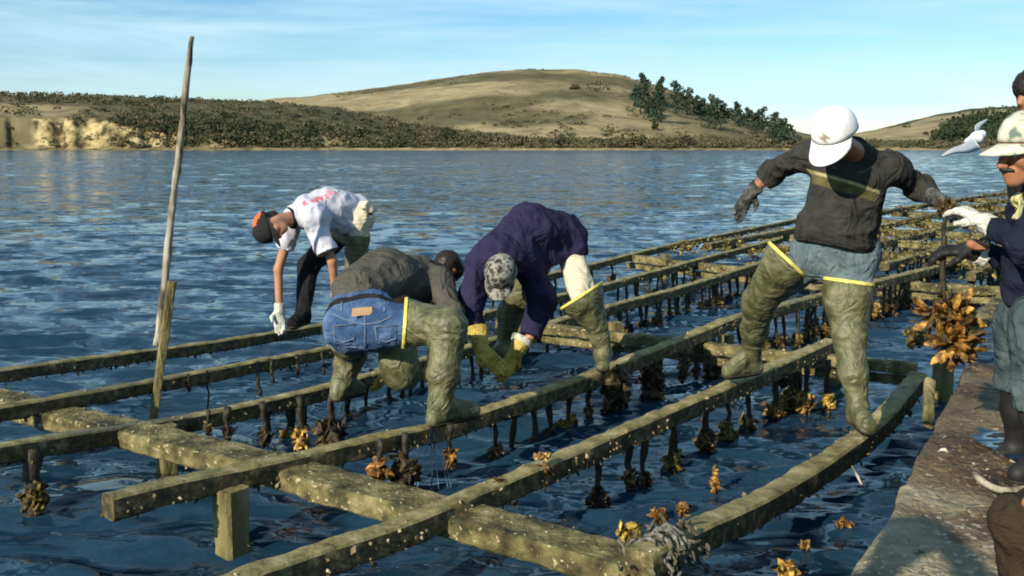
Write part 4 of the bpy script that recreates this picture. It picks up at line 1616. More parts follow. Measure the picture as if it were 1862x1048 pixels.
# ---- man in the white cap, striding between two rails
def man_white_cap():
    J = dict(head=W(1519, 243, 5.0), fwd=(-.50, -.64, -.58), up=(-.36, -.42, .83), neck=W(1553, 280, 5.2), chest=W(1543, 325, 5.25), pelvis=W(1518, 455, 5.33), front=(-.1, -1, 0),
             shl=W(1618, 302, 5.25), ell=W(1672, 342, 5.38), wrl=W(1702, 362, 5.2), shr=W(1470, 282, 5.3), elr=W(1407, 313, 5.55), wrr=W(1366, 348, 5.6),
             hipl=W(1553, 475, 5.3), knl=W(1545, 612, 5.18), anl=W(1560, 740, 5.06), tol=W(1578, 776, 4.93),
             hipr=W(1480, 470, 5.38), knr=W(1382, 548, 5.72), anr=W(1365, 638, 6.02), tor=W(1325, 675, 5.96))
    base = (J['anl'] + J['anr']) / 2
    base[2] = 0.42
    t = thing('person', 'man in white cap and dark striped sweater striding across the rails', 'person', base, 'people working on the racks')
    make_body(t, J, M['skin_tan'])
    # sweater
    a0, a1 = W(1462, 303, 5.0), W(1605, 348, 5.0)
    axx = unit(a1 - a0)
    upx = unit(np.cross(axx, np.array([0, 1, 0])))
    if upx[2] < 0:
        upx = -upx

    def tint(V):
        q = (V - a0) @ upx
        x = (V - a0) @ axx
        c = np.ones((len(V), 3))
        inx = (x > -0.06) & (x < 0.46) & (V[:, 1] < 5.25)
        g = lambda a, b, e: (np.clip((q - a) / e + .5, 0, 1) * np.clip((b - q) / e + .5, 0, 1) * inx)[:, None]
        c = c + g(-.055, -.012, .006) * (np.array([3.0, 2.8, 1.2]) - 1)
        c = c + g(-.008, .008, .006) * (np.array([10, 9.5, 5.0]) - 1)
        return c
    F = Field([(W(1545, 328, 5.25), W(1520, 425, 5.28), .205, .205, (-.1, -1, 0), .66), (W(1482, 292, 5.28), W(1612, 305, 5.25), .082, .088), (W(1551, 282, 5.22), W(1548, 315, 5.25), .075, .12),
               (J['shl'], J['ell'], .088, .070), (J['ell'], W(1692, 354, 5.26), .068, .055), (J['shr'], J['elr'], .080, .066), (J['elr'], W(1382, 333, 5.58), .066, .058),
               (W(1520, 425, 5.28), W(1518, 455, 5.3), .21, .205, (-.1, -1, 0), .7)], 0.05,
              [(W(1516, 449, 5.2), W(1516, 449, 5.2) - W(1543, 325, 5.25)), (W(1386, 329, 5.57), J['wrr'] - J['elr'], .2), (W(1694, 356, 5.25), J['wrl'] - J['ell'], .16)],
              [(0.010, (6, 6, 13)), (0.007, (15, 15, 8))], [(W(1530, 428, 5.15), (0.25, 0, 1), .06, .16, .008), (J['ell'], J['ell'] - J['shl'], .045, .09, .006)])
    field_mesh('sweater', F, M['sweater'], t, 0.006, tint)
    band_mesh('hem', F, W(1518, 441, 5.27), W(1516, 449, 5.2) - W(1543, 325, 5.25), .020, .005, M['charcoal_rib'], t, .34)
    Fc = Field([(W(1551, 272, 5.2), W(1551, 286, 5.22), .072, .078)], .02)
    band_mesh('collar', Fc, W(1551, 278, 5.2), W(1553, 260, 5.1) - W(1550, 290, 5.25), .014, .008, M['charcoal_rib'], t, .13)
    # jeans
    F = Field([(W(1485, 452, 5.36), W(1556, 460, 5.31), .145, .145, (0, 1, 0), .85), (W(1518, 430, 5.3), W(1518, 460, 5.33), .17, .17, (0, 1, 0), .7), (J['hipl'], J['knl'], .112, .09), (J['hipr'], J['knr'], .115, .085)], .05,
              [(J['knl'] + (0, 0, .12), (0, 0, -1))], FOLD, [(J['hipr'], J['knr'] - J['hipr'], .05, .15, .008)])
    field_mesh('jeans', F, M['jeans_grey'], t)
    wader(t, W(1434, 470, 5.42), (.67, -.105, .74),
          [(W(1462, 440, 5.36), .150), (W(1432, 475, 5.44), .140), (J['knr'], .108), (W(1372, 600, 5.9), .088), (J['anr'], .068), (J['tor'], .050)], M['wader'], M['rim'], WFOLD,
          [(J['knr'], J['anr'] - J['knr'], .06, .14, .011), (W(1368, 615, 5.95), J['anr'] - J['knr'], .05, .10, .009)])
    wader(t, W(1538, 508, 5.2), (0.14, .097, 1), [(W(1546, 470, 5.3), .135), (W(1541, 540, 5.24), .132), (J['knl'], .100), (W(1552, 680, 5.1), .080), (J['anl'], .058), (J['tol'], .047)], M['wader'], M['rim'], WFOLD,
          [(J['knl'], (0, 0, 1), .055, .12, .011), (W(1555, 710, 5.08), (0, 0, 1), .05, .10, .010)])
    glove(t, J['elr'], J['wrr'], W(1342, 388, 5.62), (.2, -1, -.2), M['glove_grey'], .35, -1, 1.05, .05, .045)
    glove(t, J['ell'], J['wrl'], W(1738, 384, 5.02), (.2, 0.2, -1), M['glove_grey'], .9, 1, 1.15, .06, .048)
    badge = np.asarray(J['head'])
    f, u, r = ortho(J['fwd'], J['up'])
    bc = badge + u * .065 + f * .118

    def tf(V):
        c = np.ones((len(V), 3))
        d = np.linalg.norm(V - bc, axis=1)
        c[d < 0.024] = (.35, .30, .22)
        return c
    cap_on(t, J['head'], J['fwd'], J['up'], M['cap_white'], M['cap_white'], 1.24, True, .095, .30, 'white cap with a small grey badge above the bill', tf)
    Fh = Field([(J['head'] - f * .035 + u * .0, J['head'] - f * .05 - u * .045, .078, .058)], .02)
    field_mesh('hair', Fh, M['hair'], t, .01)


# ---- man in the orange and black cap, bending over the outermost rail
def man_orange_cap():
    J = dict(head=W(492, 410, 7.8), fwd=(.42, -.28, -.86), up=(-.80, -.28, -.38), neck=W(530, 398, 7.95), chest=W(568, 388, 8.05), pelvis=W(645, 392, 8.3), front=(-.1, 0, -1),
             shl=W(572, 400, 7.86), ell=W(604, 474, 7.8), wrl=W(608, 518, 7.85), shr=W(530, 412, 8.2), elr=W(506, 490, 8.2), wrr=W(508, 564, 8.18),
             hipl=W(650, 402, 8.2), knl=W(647, 492, 8.2), anl=W(648, 575, 8.45), tol=W(630, 586, 8.3), hipr=W(636, 402, 8.42), knr=W(560, 486, 8.5), anr=W(551, 572, 8.30), tor=W(532, 588, 8.15))
    J['handl'] = hand_prims(J['wrl'], J['wrl'] - J['ell'], (.3, .5, 0), .5, 1, 1.0)
    base = (J['anl'] + J['anr']) / 2
    base[2] = .4
    t = thing('person', 'man in printed white shirt and orange and black cap bending to the outermost rail', 'person', base, 'people working on the racks')
    make_body(t, J, M['skin'])
    pc = W(572, 357, 7.9)
    pc2 = W(600, 350, 8.0)
    ax1 = unit(W(600, 352, 8.0) - W(550, 365, 7.9))

    def tint(V):
        c = np.ones((len(V), 3))
        d = V - pc
        x = d @ ax1
        y = np.linalg.norm(d - np.outer(x, ax1), axis=1)
        nz = vnoise(V * 60)
        nz2 = vnoise(V * 34 + 9)
        c[(np.abs(x) < .12) & (y < .055) & (nz + nz2 > -0.15) & (y > .012)] = (1.25, .32, .36)
        c[(np.abs(x) < .10) & (y < .012)] = (1.25, 1.2, 1.1)
        d = V - pc2
        x = d @ ax1
        y = np.linalg.norm(d - np.outer(x, ax1), axis=1)
        c[(np.abs(x - .02) < .05) & (y < .03) & (nz > -.3)] = (1.2, .6, .62)
        return c
    F = Field([(W(560, 385, 8.02), W(600, 378, 8.12), .145, .165), (W(600, 378, 8.12), W(648, 386, 8.28), .165, .150), (W(532, 392, 8.0), W(560, 388, 8.05), .085, .13), (W(600, 398, 8.1), W(640, 405, 8.2), .12, .11),
               (W(566, 388, 7.95), W(600, 470, 7.76), .105, .092), (J['shr'], W(513, 462, 8.14), .085, .078), (J['shl'] + (0, -.02, .01), W(575, 385, 7.98), .10, .12)], .05,
              [(W(656, 390, 8.25), W(656, 390, 8.25) - W(600, 376, 8.12) + np.array([0, 0, -.1])), (W(592, 462, 7.78), J['ell'] - J['shl'], .2), (W(514, 452, 8.14), J['elr'] - J['shr'], .2)],
              [(0.012, (13, 6, 6)), (0.006, (20, 12, 12))])
    field_mesh('shirt', F, M['tee'], t, .011, tint)
    band_mesh('sleeve_trim', F, W(592, 462, 7.78), J['ell'] - J['shl'], .010, .006, M['black_cloth'], t, .15)
    band_mesh('collar', Field([(W(526, 396, 7.95), W(534, 396, 7.98), .078, .085)], .02), W(529, 395, 7.96), W(560, 388, 8.05) - W(525, 396, 7.95), .016, .008, M['black_cloth'], t, .14)
    F = Field([(W(640, 392, 8.34), W(652, 394, 8.22), .145, .145), (J['hipl'], J['knl'], .105, .085), (J['hipr'], J['knr'], .105, .085)], .05, [(J['knl'], (0, 0, -1))], FOLD)
    field_mesh('trousers', F, M['pants_pale'], t)
    V, Fq = tube([W(655, 374, 8.1), W(670, 372, 8.1), W(676, 385, 8.1), W(672, 392, 8.1)], [.03, .045, .05, .02], 8)
    V = V + (fbm(V * 20, 2) * .012)[:, None]
    link('rolled_shirt', V, Fq, M['pants_pale'], t, True)
    wader(t, W(649, 427, 8.15), (0.05, -.2, 1), [(W(650, 405, 8.2), .115), (W(649, 430, 8.18), .112), (J['knl'], .098), (J['anl'], .068), (J['tol'], .05)], M['wader'], None, WFOLD, [(J['knl'], (0, 0, 1), .06, .12, .008)])
    wader(t, W(612, 430, 8.44), J['hipr'] - J['knr'], [(W(618, 422, 8.43), .125), (J['knr'], .10), (J['anr'], .07), (J['tor'], .052)], M['black_cloth'], None, WFOLD, [(J['knr'], (0, 0, 1), .06, .12, .008)], label='front leg of the hip boots, its shade painted black')  # black here is the leg's shade put into the colour of olive rubber
    glove(t, J['elr'], J['wrr'], W(510, 612, 8.16), (.2, -.6, -.2), M['glove_white'], .25, 1, 1.15, .06, .042)
    f, u, r = ortho(J['fwd'], J['up'])
    hd = np.asarray(J['head'])
    cap_on(t, hd, J['fwd'], J['up'], M['cap_black'], M['cap_black'], 1.22, True, .05, .3, 'black cap with a bright orange panel',
           panel=([M['cap_black'], M['cap_orange']], lambda p: ((p - hd) @ f) < -0.02 and ((p - hd) @ u) > 0.03 and abs((p - hd) @ r) < .085))
    field_mesh('hair', Field([(hd - f * .045 + u * .01, hd - f * .055 - u * .04, .075, .055)], .02), M['hair'], t, .01)


# ---- man in jeans seen from behind, bent double
def man_jeans():
    J = dict(head=W(812, 490, 6.5), fwd=(.3, .4, -.86), up=(.72, .5, .2), neck=W(788, 500, 6.4), chest=W(755, 510, 6.28), pelvis=W(660, 575, 5.68), front=(.3, .2, -.9),
             shr=W(797, 512, 6.18), elr=W(823, 568, 6.02), wrr=W(790, 640, 5.98), shl=W(752, 500, 6.5), ell=W(722, 610, 6.38), wrl=W(704, 668, 6.12),
             hipl=W(632, 600, 5.66), knl=W(640, 645, 5.98), anl=W(622, 696, 5.83), tol=W(652, 706, 5.95), hipr=W(694, 590, 5.56), knr=W(816, 594, 5.26), anr=W(800, 738, 5.2), tor=W(858, 746, 5.36))
    base = np.array([J['pelvis'][0], J['pelvis'][1], .42])
    t = thing('person', 'man in blue jeans bent double with his back turned, grey sweater riding up', 'person', base, 'people working on the racks')
    make_body(t, J, M['skin_tan'])
    bl = W(670, 548, 5.62)
    bn = unit(W(660, 580, 5.58) - W(700, 505, 6.0))
    F = Field([(W(655, 540, 5.78), W(705, 505, 6.05), .165, .178), (W(705, 505, 6.05), W(765, 512, 6.3), .178, .150), (W(640, 530, 5.85), W(700, 500, 6.1), .13, .16), (W(765, 505, 6.3), W(800, 505, 6.4), .13, .09),
               (J['shr'], J['elr'], .10, .075), (J['elr'], J['wrr'], .072, .055), (J['shl'], J['ell'], .095, .075), (J['ell'], J['wrl'], .072, .055)], .05,
              [(bl, bn, .36)], [(0.012, (7, 6, 9)), (0.006, (17, 14, 14))], [(W(660, 520, 5.75), (.6, 0, .8), .09, .14, .010), (J['elr'], (0, 0, 1), .05, .1, .008)])
    field_mesh('sweater', F, M['grey_knit'], t, .011)
    F = Field([(W(636, 592, 5.66), W(682, 592, 5.58), .158, .162), (W(640, 556, 5.72), W(686, 556, 5.68), .125, .135), (J['hipr'], W(760, 592, 5.42), .145, .12), (J['hipl'], J['knl'], .135, .10)], .05,
              [(W(668, 545, 5.66), -bn)], [(0.005, (9, 9, 14)), (0.004, (22, 22, 12))], [(W(705, 600, 5.4), (1, 0, .1), .05, .10, .007), (W(655, 630, 5.4), (.3, 0, 1), .035, .09, -.006)])
    jn = field_mesh('jeans', F, M['jeans'], t, .011)
    band_mesh('belt', F, W(668, 556, 5.6), bn, .016, .008, M['black_cloth'], t, .3)
    # seat details: yoke seams, two pockets, belt loops, a tan patch
    def strip(pts, w, mat, name, lift=.01):
        """a thin raised strip following the seat: points in the photo, pushed on to the trousers' surface"""
        lo, hi = F.bounds()
        P = []
        for (x, y) in pts:
            for Y in np.arange(5.2, 6.0, .006):
                q = W(x, y, Y)
                ax_, g = F.grid(q - .001, q + .002, .002)
                if g.min() < 0.0:
                    P.append(q - np.array([0, .004, 0]))
                    break
        if len(P) > 1:
            V, Fq = tube(P, w, 5)
            link(name, V, Fq, mat, jn, True)
    seam = M['denim_seam']
    strip([(664, 572 + k * 6) for k in range(0, 11)], .004, seam, 'seam')
    strip([(604, 570), (625, 580), (645, 586), (664, 590), (690, 586), (712, 576)], .004, seam, 'seam')
    for px in ((606, 592, 646, 622), (682, 594, 722, 622)):
        x0, y0, x1, y1 = px
        strip([(x0, y0), (x1, y0 - 2), (x1 - 2, y1 - 6), ((x0 + x1) / 2, y1), (x0 + 3, y1 - 6), (x0, y0)], .0035, seam, 'pocket')
    for x in (622, 700):
        strip([(x, 548), (x - 1, 566)], .007, seam, 'belt_loop')
    q = W(659, 566, 5.50)
    for Y in np.arange(5.2, 6.0, .006):
        q = W(659, 566, Y)
        if F.grid(q - .001, q + .002, .002)[1].min() < 0:
            break
    xx, zz = np.array([.055, .008, .004]), np.array([0, .012, .020])
    c = q - np.array([0, .018, 0])
    V = [c - xx - zz, c + xx - zz, c + xx + zz, c - xx + zz]
    V += [v + np.array([0, .02, 0]) for v in V]
    link('leather_patch', np.array(V), [(0, 1, 2, 3), (4, 7, 6, 5), (0, 4, 5, 1), (1, 5, 6, 2), (2, 6, 7, 3), (3, 7, 4, 0)], M['leather'], jn)
    wader(t, W(733, 588, 5.44), (-1, -.097, .08), [(W(705, 585, 5.5), .142), (W(740, 588, 5.42), .138), (J['knr'], .112), (W(806, 680, 5.22), .094), (J['anr'], .072), (J['tor'], .05)],
          M['wader'], M['rim'], WFOLD, [(J['knr'], (.3, 0, 1), .07, .14, .012), (W(803, 700, 5.2), (0, 0, 1), .055, .12, .011)])
    wader(t, W(634, 632, 5.7), W(632, 600, 5.66) - J['knl'], [(W(633, 618, 5.75), .12), (J['knl'], .10), (W(630, 668, 5.9), .085), (J['anl'], .068), (J['tol'], .05)], M['wader'], None, WFOLD, [(W(630, 675, 5.85), (0, 0, 1), .05, .1, .010)])
    # loose upper of the left wader hanging between the legs
    V, Fq = tube([W(725, 630, 5.75), W(728, 660, 5.8), W(733, 690, 5.82), W(736, 708, 5.82)], [.11, .125, .115, .06], 14)
    V = V + (fbm(V * 11, 3) * .018)[:, None]
    o = link('apron', V, Fq, M['wader'], t, True)
    o['label'] = 'dark shaded rubber apron hanging between the legs'
    glove(t, J['ell'], J['wrl'], W(690, 706, 6.02), (-.3, -.4, -.4), M['glove_yellow'], .6, 1, 1.1, .05, .045)
    glove(t, J['elr'], J['wrr'], W(780, 690, 6.0), (-.3, -.4, -.4), M['glove_yellow'], .6, -1, 1.1, .05, .045)
    f, u, r = ortho(J['fwd'], J['up'])
    hd = J['head']
    field_mesh('hair', Field([(hd - f * .035 + u * .03, hd + f * .02 + u * .04, .085, .082), (hd - f * .05, hd - f * .05 - u * .04, .07, .05)], .03, (), [(.004, (50, 50, 50))]), M['hair'], t, .009)


# ---- man in the purple-navy fleece with yellow gauntlets
def man_navy():
    J = dict(head=W(911, 497, 6.05), fwd=(-.15, -.55, -.82), up=(-.05, -.82, .55), neck=W(918, 470, 6.2), chest=W(915, 450, 6.32), pelvis=W(1022, 436, 6.68), front=(-.2, -.2, -.95),
             shr=W(868, 475, 6.24), elr=W(860, 535, 6.2), wrr=W(858, 595, 6.1), shl=W(962, 478, 6.36), ell=W(986, 548, 6.42), wrl=W(964, 612, 6.32),
             hipr=W(1036, 446, 6.62), knr=W(1078, 565, 6.43), anr=W(1097, 645, 6.44), tor=W(1096, 664, 6.30), hipl=W(985, 455, 6.78), knl=W(928, 570, 6.9), anl=W(918, 632, 6.92), tol=W(905, 640, 6.78))
    base = (J['anl'] + J['anr']) / 2
    base[2] = .42
    t = thing('person', 'man in purple navy fleece and grey camouflage cap reaching down in yellow gauntlets', 'person', base, 'people working on the racks')
    make_body(t, J, M['skin'])
    F = Field([(W(1024, 432, 6.66), W(965, 424, 6.5), .168, .195), (W(965, 424, 6.5), W(912, 462, 6.3), .195, .165), (W(1036, 440, 6.62), W(1040, 455, 6.6), .11, .115), (W(905, 468, 6.22), W(925, 465, 6.22), .12, .12),
               (J['shr'], J['elr'], .098, .085), (J['elr'], J['wrr'], .085, .075), (J['shl'], J['ell'], .105, .092), (J['ell'], J['wrl'], .092, .082), (W(955, 470, 6.34), W(1000, 470, 6.48), .11, .09)], .055,
              [(W(1046, 468, 6.6), (.25, 0, -1), .25), (J['wrr'], J['wrr'] - J['elr'], .16), (J['wrl'], J['wrl'] - J['ell'], .16)],
              [(0.013, (10, 6, 5)), (0.006, (20, 14, 10))], [(J['ell'], (0, 0, 1), .06, .12, .009), (J['elr'], (0, 0, 1), .06, .12, .008)])
    field_mesh('fleece', F, M['navy_purple'], t, .012)
    F = Field([(J['pelvis'], J['hipr'] + (-.03, .03, -.02), .12, .10), (W(1036, 452, 6.62), W(1057, 535, 6.42), .105, .090), (W(1056, 520, 6.44), J['knr'], .085, .07), (J['pelvis'], J['hipl'], .14, .12), (J['hipl'], J['knl'], .108, .08)], .05, (), FOLD, [(W(1056, 512, 6.4), (0, 0, 1), .03, .09, .008)])
    field_mesh('trousers', F, M['pants_pale'], t)
    rim = W(1056, 536, 6.4)
    rn = np.array([-.54, .17, .84])
    wader(t, rim, rn, [(W(1044, 508, 6.42), .178), (W(1055, 538, 6.4), .150), (W(1086, 592, 6.42), .074)], M['wader'], M['rim'], WFOLD, (), 0.016, False, .02, .009, .24, 'turned down upper of the hip boot with a yellow rim')
    wader(t, W(1084, 582, 6.42), (-.2, 0, 1), [(W(1082, 570, 6.43), .072), (W(1090, 610, 6.43), .072), (J['anr'], .062), (J['tor'], .048)], M['wader'], None, WFOLD)
    wader(t, W(975, 475, 6.8), J['hipl'] - J['knl'], [(W(985, 452, 6.78), .135), (W(945, 535, 6.86), .12), (J['knl'], .10), (J['anl'], .068), (J['tol'], .05)], M['wader'], None, WFOLD, [(J['knl'], (0, 0, 1), .06, .12, .008)])
    glove(t, J['elr'], W(872, 632, 6.02), W(906, 668, 5.95), (.4, .4, -.4), M['glove_yellow'], .5, -1, 1.25, .13, .078)
    glove(t, J['ell'], W(938, 642, 6.27), W(902, 700, 6.2), (-.4, .4, -.4), M['glove_yellow'], .45, 1, 1.25, .11, .075, cuffmat=M['cap_cream'])
    f, u, r = ortho(J['fwd'], J['up'])
    hd = J['head']
    cap_on(t, hd, J['fwd'], J['up'], M['cap_camo'], M['cap_camo'], 1.12, True, .06, .35, 'grey camouflage cap pulled low')
    field_mesh('hair', Field([(hd - f * .035 + u * .0, hd - f * .05 - u * .045, .078, .058)], .02), M['hair'], t, .01)


# ---- man at the right edge holding the clump
def man_right():
    J = dict(head=W(1868, 279, 4.12), fwd=(-.95, -.26, -.12), up=(-.11, -.05, .98), neck=W(1893, 322, 4.18), chest=W(1900, 400, 4.18), pelvis=W(1895, 565, 4.18), front=(-.95, -.2, 0),
             shl=W(1898, 372, 4.0), ell=W(1868, 452, 3.92), wrl=W(1797, 408, 4.18), shr=W(1888, 375, 4.38), elr=W(1862, 492, 4.5), wrr=W(1784, 453, 4.5), hs=1.12,
             hipl=W(1888, 585, 4.08), knl=W(1880, 700, 4.06), anl=W(1890, 835, 4.08), tol=W(1852, 862, 4.06), hipr=W(1858, 580, 4.32), knr=W(1846, 700, 4.36), anr=W(1852, 812, 4.42), tor=W(1824, 830, 4.4))
    base = (J['anl'] + J['anr']) / 2
    base[2] = .45
    t = thing('person', 'moustached man in cream cap and dark navy fleece at the right edge, holding a clump', 'person', base, 'people working on the racks')
    make_body(t, J, M['skin_tan'], .0065, .012)
    lg = W(1846, 372, 4.0)
    ln = np.array([0, 0, 1.0])

    def tint(V):
        c = np.ones((len(V), 3))
        d = V - W(1846, 372, 4.03)
        px = np.array([proj(p) for p in V])
        e = ((px[:, 0] - 1846) / 15) ** 2 + ((px[:, 1] - 372) / 27) ** 2
        front = V[:, 1] < 4.2
        c[(e < 1) & front] = (40, 33, 9)
        c[(e < .45) & front & (vnoise(V * 70) > -.1)] = (50, 38, 7)
        return c
    F = Field([(W(1902, 400, 4.18), W(1897, 520, 4.18), .175, .178, (0, 1, 0), .85), (W(1890, 375, 4.3), W(1898, 375, 4.06), .09, .09), (J['shl'], J['ell'], .085, .075), (J['ell'], W(1806, 412, 4.15), .075, .052), (J['shr'], J['elr'], .082, .07), (J['elr'], W(1790, 453, 4.5), .068, .055),
               (W(1888, 338, 4.18), W(1895, 370, 4.18), .075, .12)], .045,
              [(W(1895, 566, 4.18), (0, 0, -1)), (W(1808, 414, 4.15), J['wrl'] - J['ell'], .14), (W(1792, 454, 4.5), J['wrr'] - J['elr'], .14)], [(0.010, (7, 7, 12)), (0.005, (18, 18, 12))], [(J['ell'], (1, 0, 0), .05, .1, .007)])
    field_mesh('fleece', F, M['navy'], t, .011, tint)
    F = Field([(W(1895, 560, 4.2), W(1893, 590, 4.2), .150, .15, (0, 1, 0), .9), (J['hipl'], J['knl'], .115, .085), (J['knl'], W(1880, 735, 4.06), .085, .083), (J['hipr'], J['knr'], .11, .083), (J['knr'], W(1846, 735, 4.38), .083, .08)], .02,
              [(W(1880, 742, 4.06), (0.1, 0, -1))], FOLD)
    field_mesh('jeans', F, M['jeans_dark'], t)
    for s in ('l', 'r'):
        k, a, o_ = J['kn' + s], J['an' + s], J['to' + s]
        wader(t, a + (k - a) * .93, (0, 0, 1), [(k, .078), (a + (k - a) * .6, .074), (a, .062), (o_, .048)], M['glove_black'], None)
    glove(t, J['ell'], J['wrl'], W(1738, 374, 4.32), (-.2, .2, -1), M['glove_white'], .75, 1, 1.2, .05, .045)
    glove(t, J['elr'], W(1768, 455, 4.52), W(1712, 456, 4.58), (-.1, .3, -1), M['glove_black'], .9, 1, 1.2, .07, .05, cuffmat=M['glove_white'])
    f, u, r = ortho(J['fwd'], J['up'])
    hd = np.asarray(J['head'])
    cap_on(t, hd, J['fwd'], J['up'], M['cap_cream'], M['cap_cream'], 1.10, True, .095, .30, lift=.036, label= 'cream and green cap with a long bill')
    field_mesh('hair', Field([(hd - f * .045 + u * .01, hd - f * .055 - u * .045, .078, .055)], .02), M['hair'], t, .01)
    mo = hd + f * .122 - u * .050
    field_mesh('moustache', Field([(mo, mo + r * .034 - u * .007 - f * .020, .012, .007), (mo, mo - r * .034 - u * .007 - f * .020, .012, .007)], .008), M['hair'], t, .004)
    # white lettering-like piping on the cuff
    return J


man_white_cap()
man_orange_cap()
man_jeans()
man_navy()
JR = man_right()


# ---- dark-haired man behind the right-hand man
def man_behind():
    J = dict(head=W(1886, 168, 4.95), fwd=(-.9, -.3, -.2), up=(-.15, 0, 1), neck=W(1892, 215, 5.0), chest=W(1900, 270, 5.0), pelvis=W(1905, 455, 5.0), front=(-.9, -.3, 0),
             shl=W(1905, 245, 4.8), ell=W(1910, 340, 4.8), wrl=W(1890, 430, 4.8), shr=W(1898, 245, 5.2), elr=W(1905, 340, 5.22), wrr=W(1895, 430, 5.2),
             hipl=W(1905, 475, 4.92), knl=W(1905, 620, 4.92), anl=W(1908, 750, 4.95), tol=W(1880, 768, 4.93), hipr=W(1905, 475, 5.1), knr=W(1905, 620, 5.12), anr=W(1908, 740, 5.15), tor=W(1882, 755, 5.13))
    base = (J['anl'] + J['anr']) / 2
    base[2] = .45
    t = thing('person', 'dark haired person mostly cut off at the right edge, head above the cream cap', 'person', base, 'people working on the racks')
    make_body(t, J, M['skin_tan'])
    f, u, r = ortho(J['fwd'], J['up'])
    hd = np.asarray(J['head'])
    field_mesh('hair', Field([(hd - f * .03 + u * .03, hd + f * .03 + u * .038, .086, .084), (hd - f * .05, hd - f * .055 - u * .05, .072, .05)], .03, (), [(.004, (50, 50, 50))]), M['hair'], t, .01)
    F = Field([(J['chest'], J['pelvis'], .19, .17, (0, 1, 0), .9), (J['shl'], J['shr'], .085, .085), (J['shl'], J['ell'], .08, .07), (J['ell'], J['wrl'], .068, .05), (J['shr'], J['elr'], .08, .07), (J['elr'], J['wrr'], .068, .05)], .05, (), FOLD)
    field_mesh('jacket', F, M['black_cloth'], t, .014)
    F = Field([(J['pelvis'], J['hipl'], .15, .13), (J['pelvis'], J['hipr'], .15, .13), (J['hipl'], J['knl'], .11, .085), (J['knl'], J['anl'], .085, .07), (J['hipr'], J['knr'], .11, .085), (J['knr'], J['anr'], .085, .07)], .04, (), FOLD)
    field_mesh('trousers', F, M['jeans_grey'], t, .014)
    for s in ('l', 'r'):
        wader(t, J['an' + s] + (0, 0, .1), (0, 0, 1), [(J['an' + s] + (0, 0, .12), .065), (J['an' + s], .06), (J['to' + s], .048)], M['glove_black'], None)


man_behind()


# ---- knee of a person crouching on the deck at the bottom right corner
def man_crouching():
    J = dict(head=W(2010, 560, 2.85), fwd=(-.9, 0, -.4), up=(-.3, 0, .95), neck=W(2030, 640, 2.85), chest=W(2040, 720, 2.85), pelvis=W(2060, 1010, 2.85), front=(-1, 0, 0),
             shl=W(2030, 690, 2.65), ell=W(1990, 850, 2.62), wrl=W(1900, 900, 2.7), shr=W(2030, 690, 3.05), elr=W(1990, 850, 3.1), wrr=W(1930, 900, 3.05),
             hipl=W(2040, 1030, 2.78), knl=W(1856, 950, 2.88), anl=W(1880, 1135, 2.9), tol=W(1820, 1160, 2.9), hipr=W(2040, 1010, 2.98), knr=W(1900, 920, 3.1), anr=W(1920, 1080, 3.1), tor=W(1880, 1105, 3.1))
    base = (J['anl'] + J['anr']) / 2
    base[2] = .45
    t = thing('person', 'person in brown trousers crouching on the deck, only a knee inside the bottom right corner', 'person', base, 'people working on the racks')
    make_body(t, J, M['skin_tan'])
    F = Field([(J['pelvis'], J['hipl'], .15, .13), (J['pelvis'], J['hipr'], .15, .13), (J['hipl'], J['knl'], .12, .092), (J['knl'], J['anl'], .090, .075), (J['hipr'], J['knr'], .12, .088), (J['knr'], J['anr'], .085, .07)], .035, (), [(.008, (13, 13, 7)), (.006, (26, 26, 16))])
    field_mesh('trousers', F, M['brown_cloth'], t, .012)
    F = Field([(J['chest'], J['pelvis'], .18, .17, (0, 1, 0), .9), (J['shl'], J['shr'], .085, .085), (J['shl'], J['ell'], .08, .07), (J['ell'], J['wrl'], .068, .05), (J['shr'], J['elr'], .08, .07), (J['elr'], J['wrr'], .068, .05)], .05, (), FOLD)
    field_mesh('jacket', F, M['black_cloth'], t, .016)
    f, u, r = ortho(J['fwd'], J['up'])
    hd = np.asarray(J['head'])
    field_mesh('hair', Field([(hd - f * .03 + u * .03, hd + f * .03 + u * .038, .086, .084)], .03), M['hair'], t, .012)
    for s in ('l', 'r'):
        wader(t, J['an' + s] + (0, 0, .1), (0, 0, 1), [(J['an' + s] + (0, 0, .12), .068), (J['an' + s], .06), (J['to' + s], .048)], M['glove_black'], None)


man_crouching()


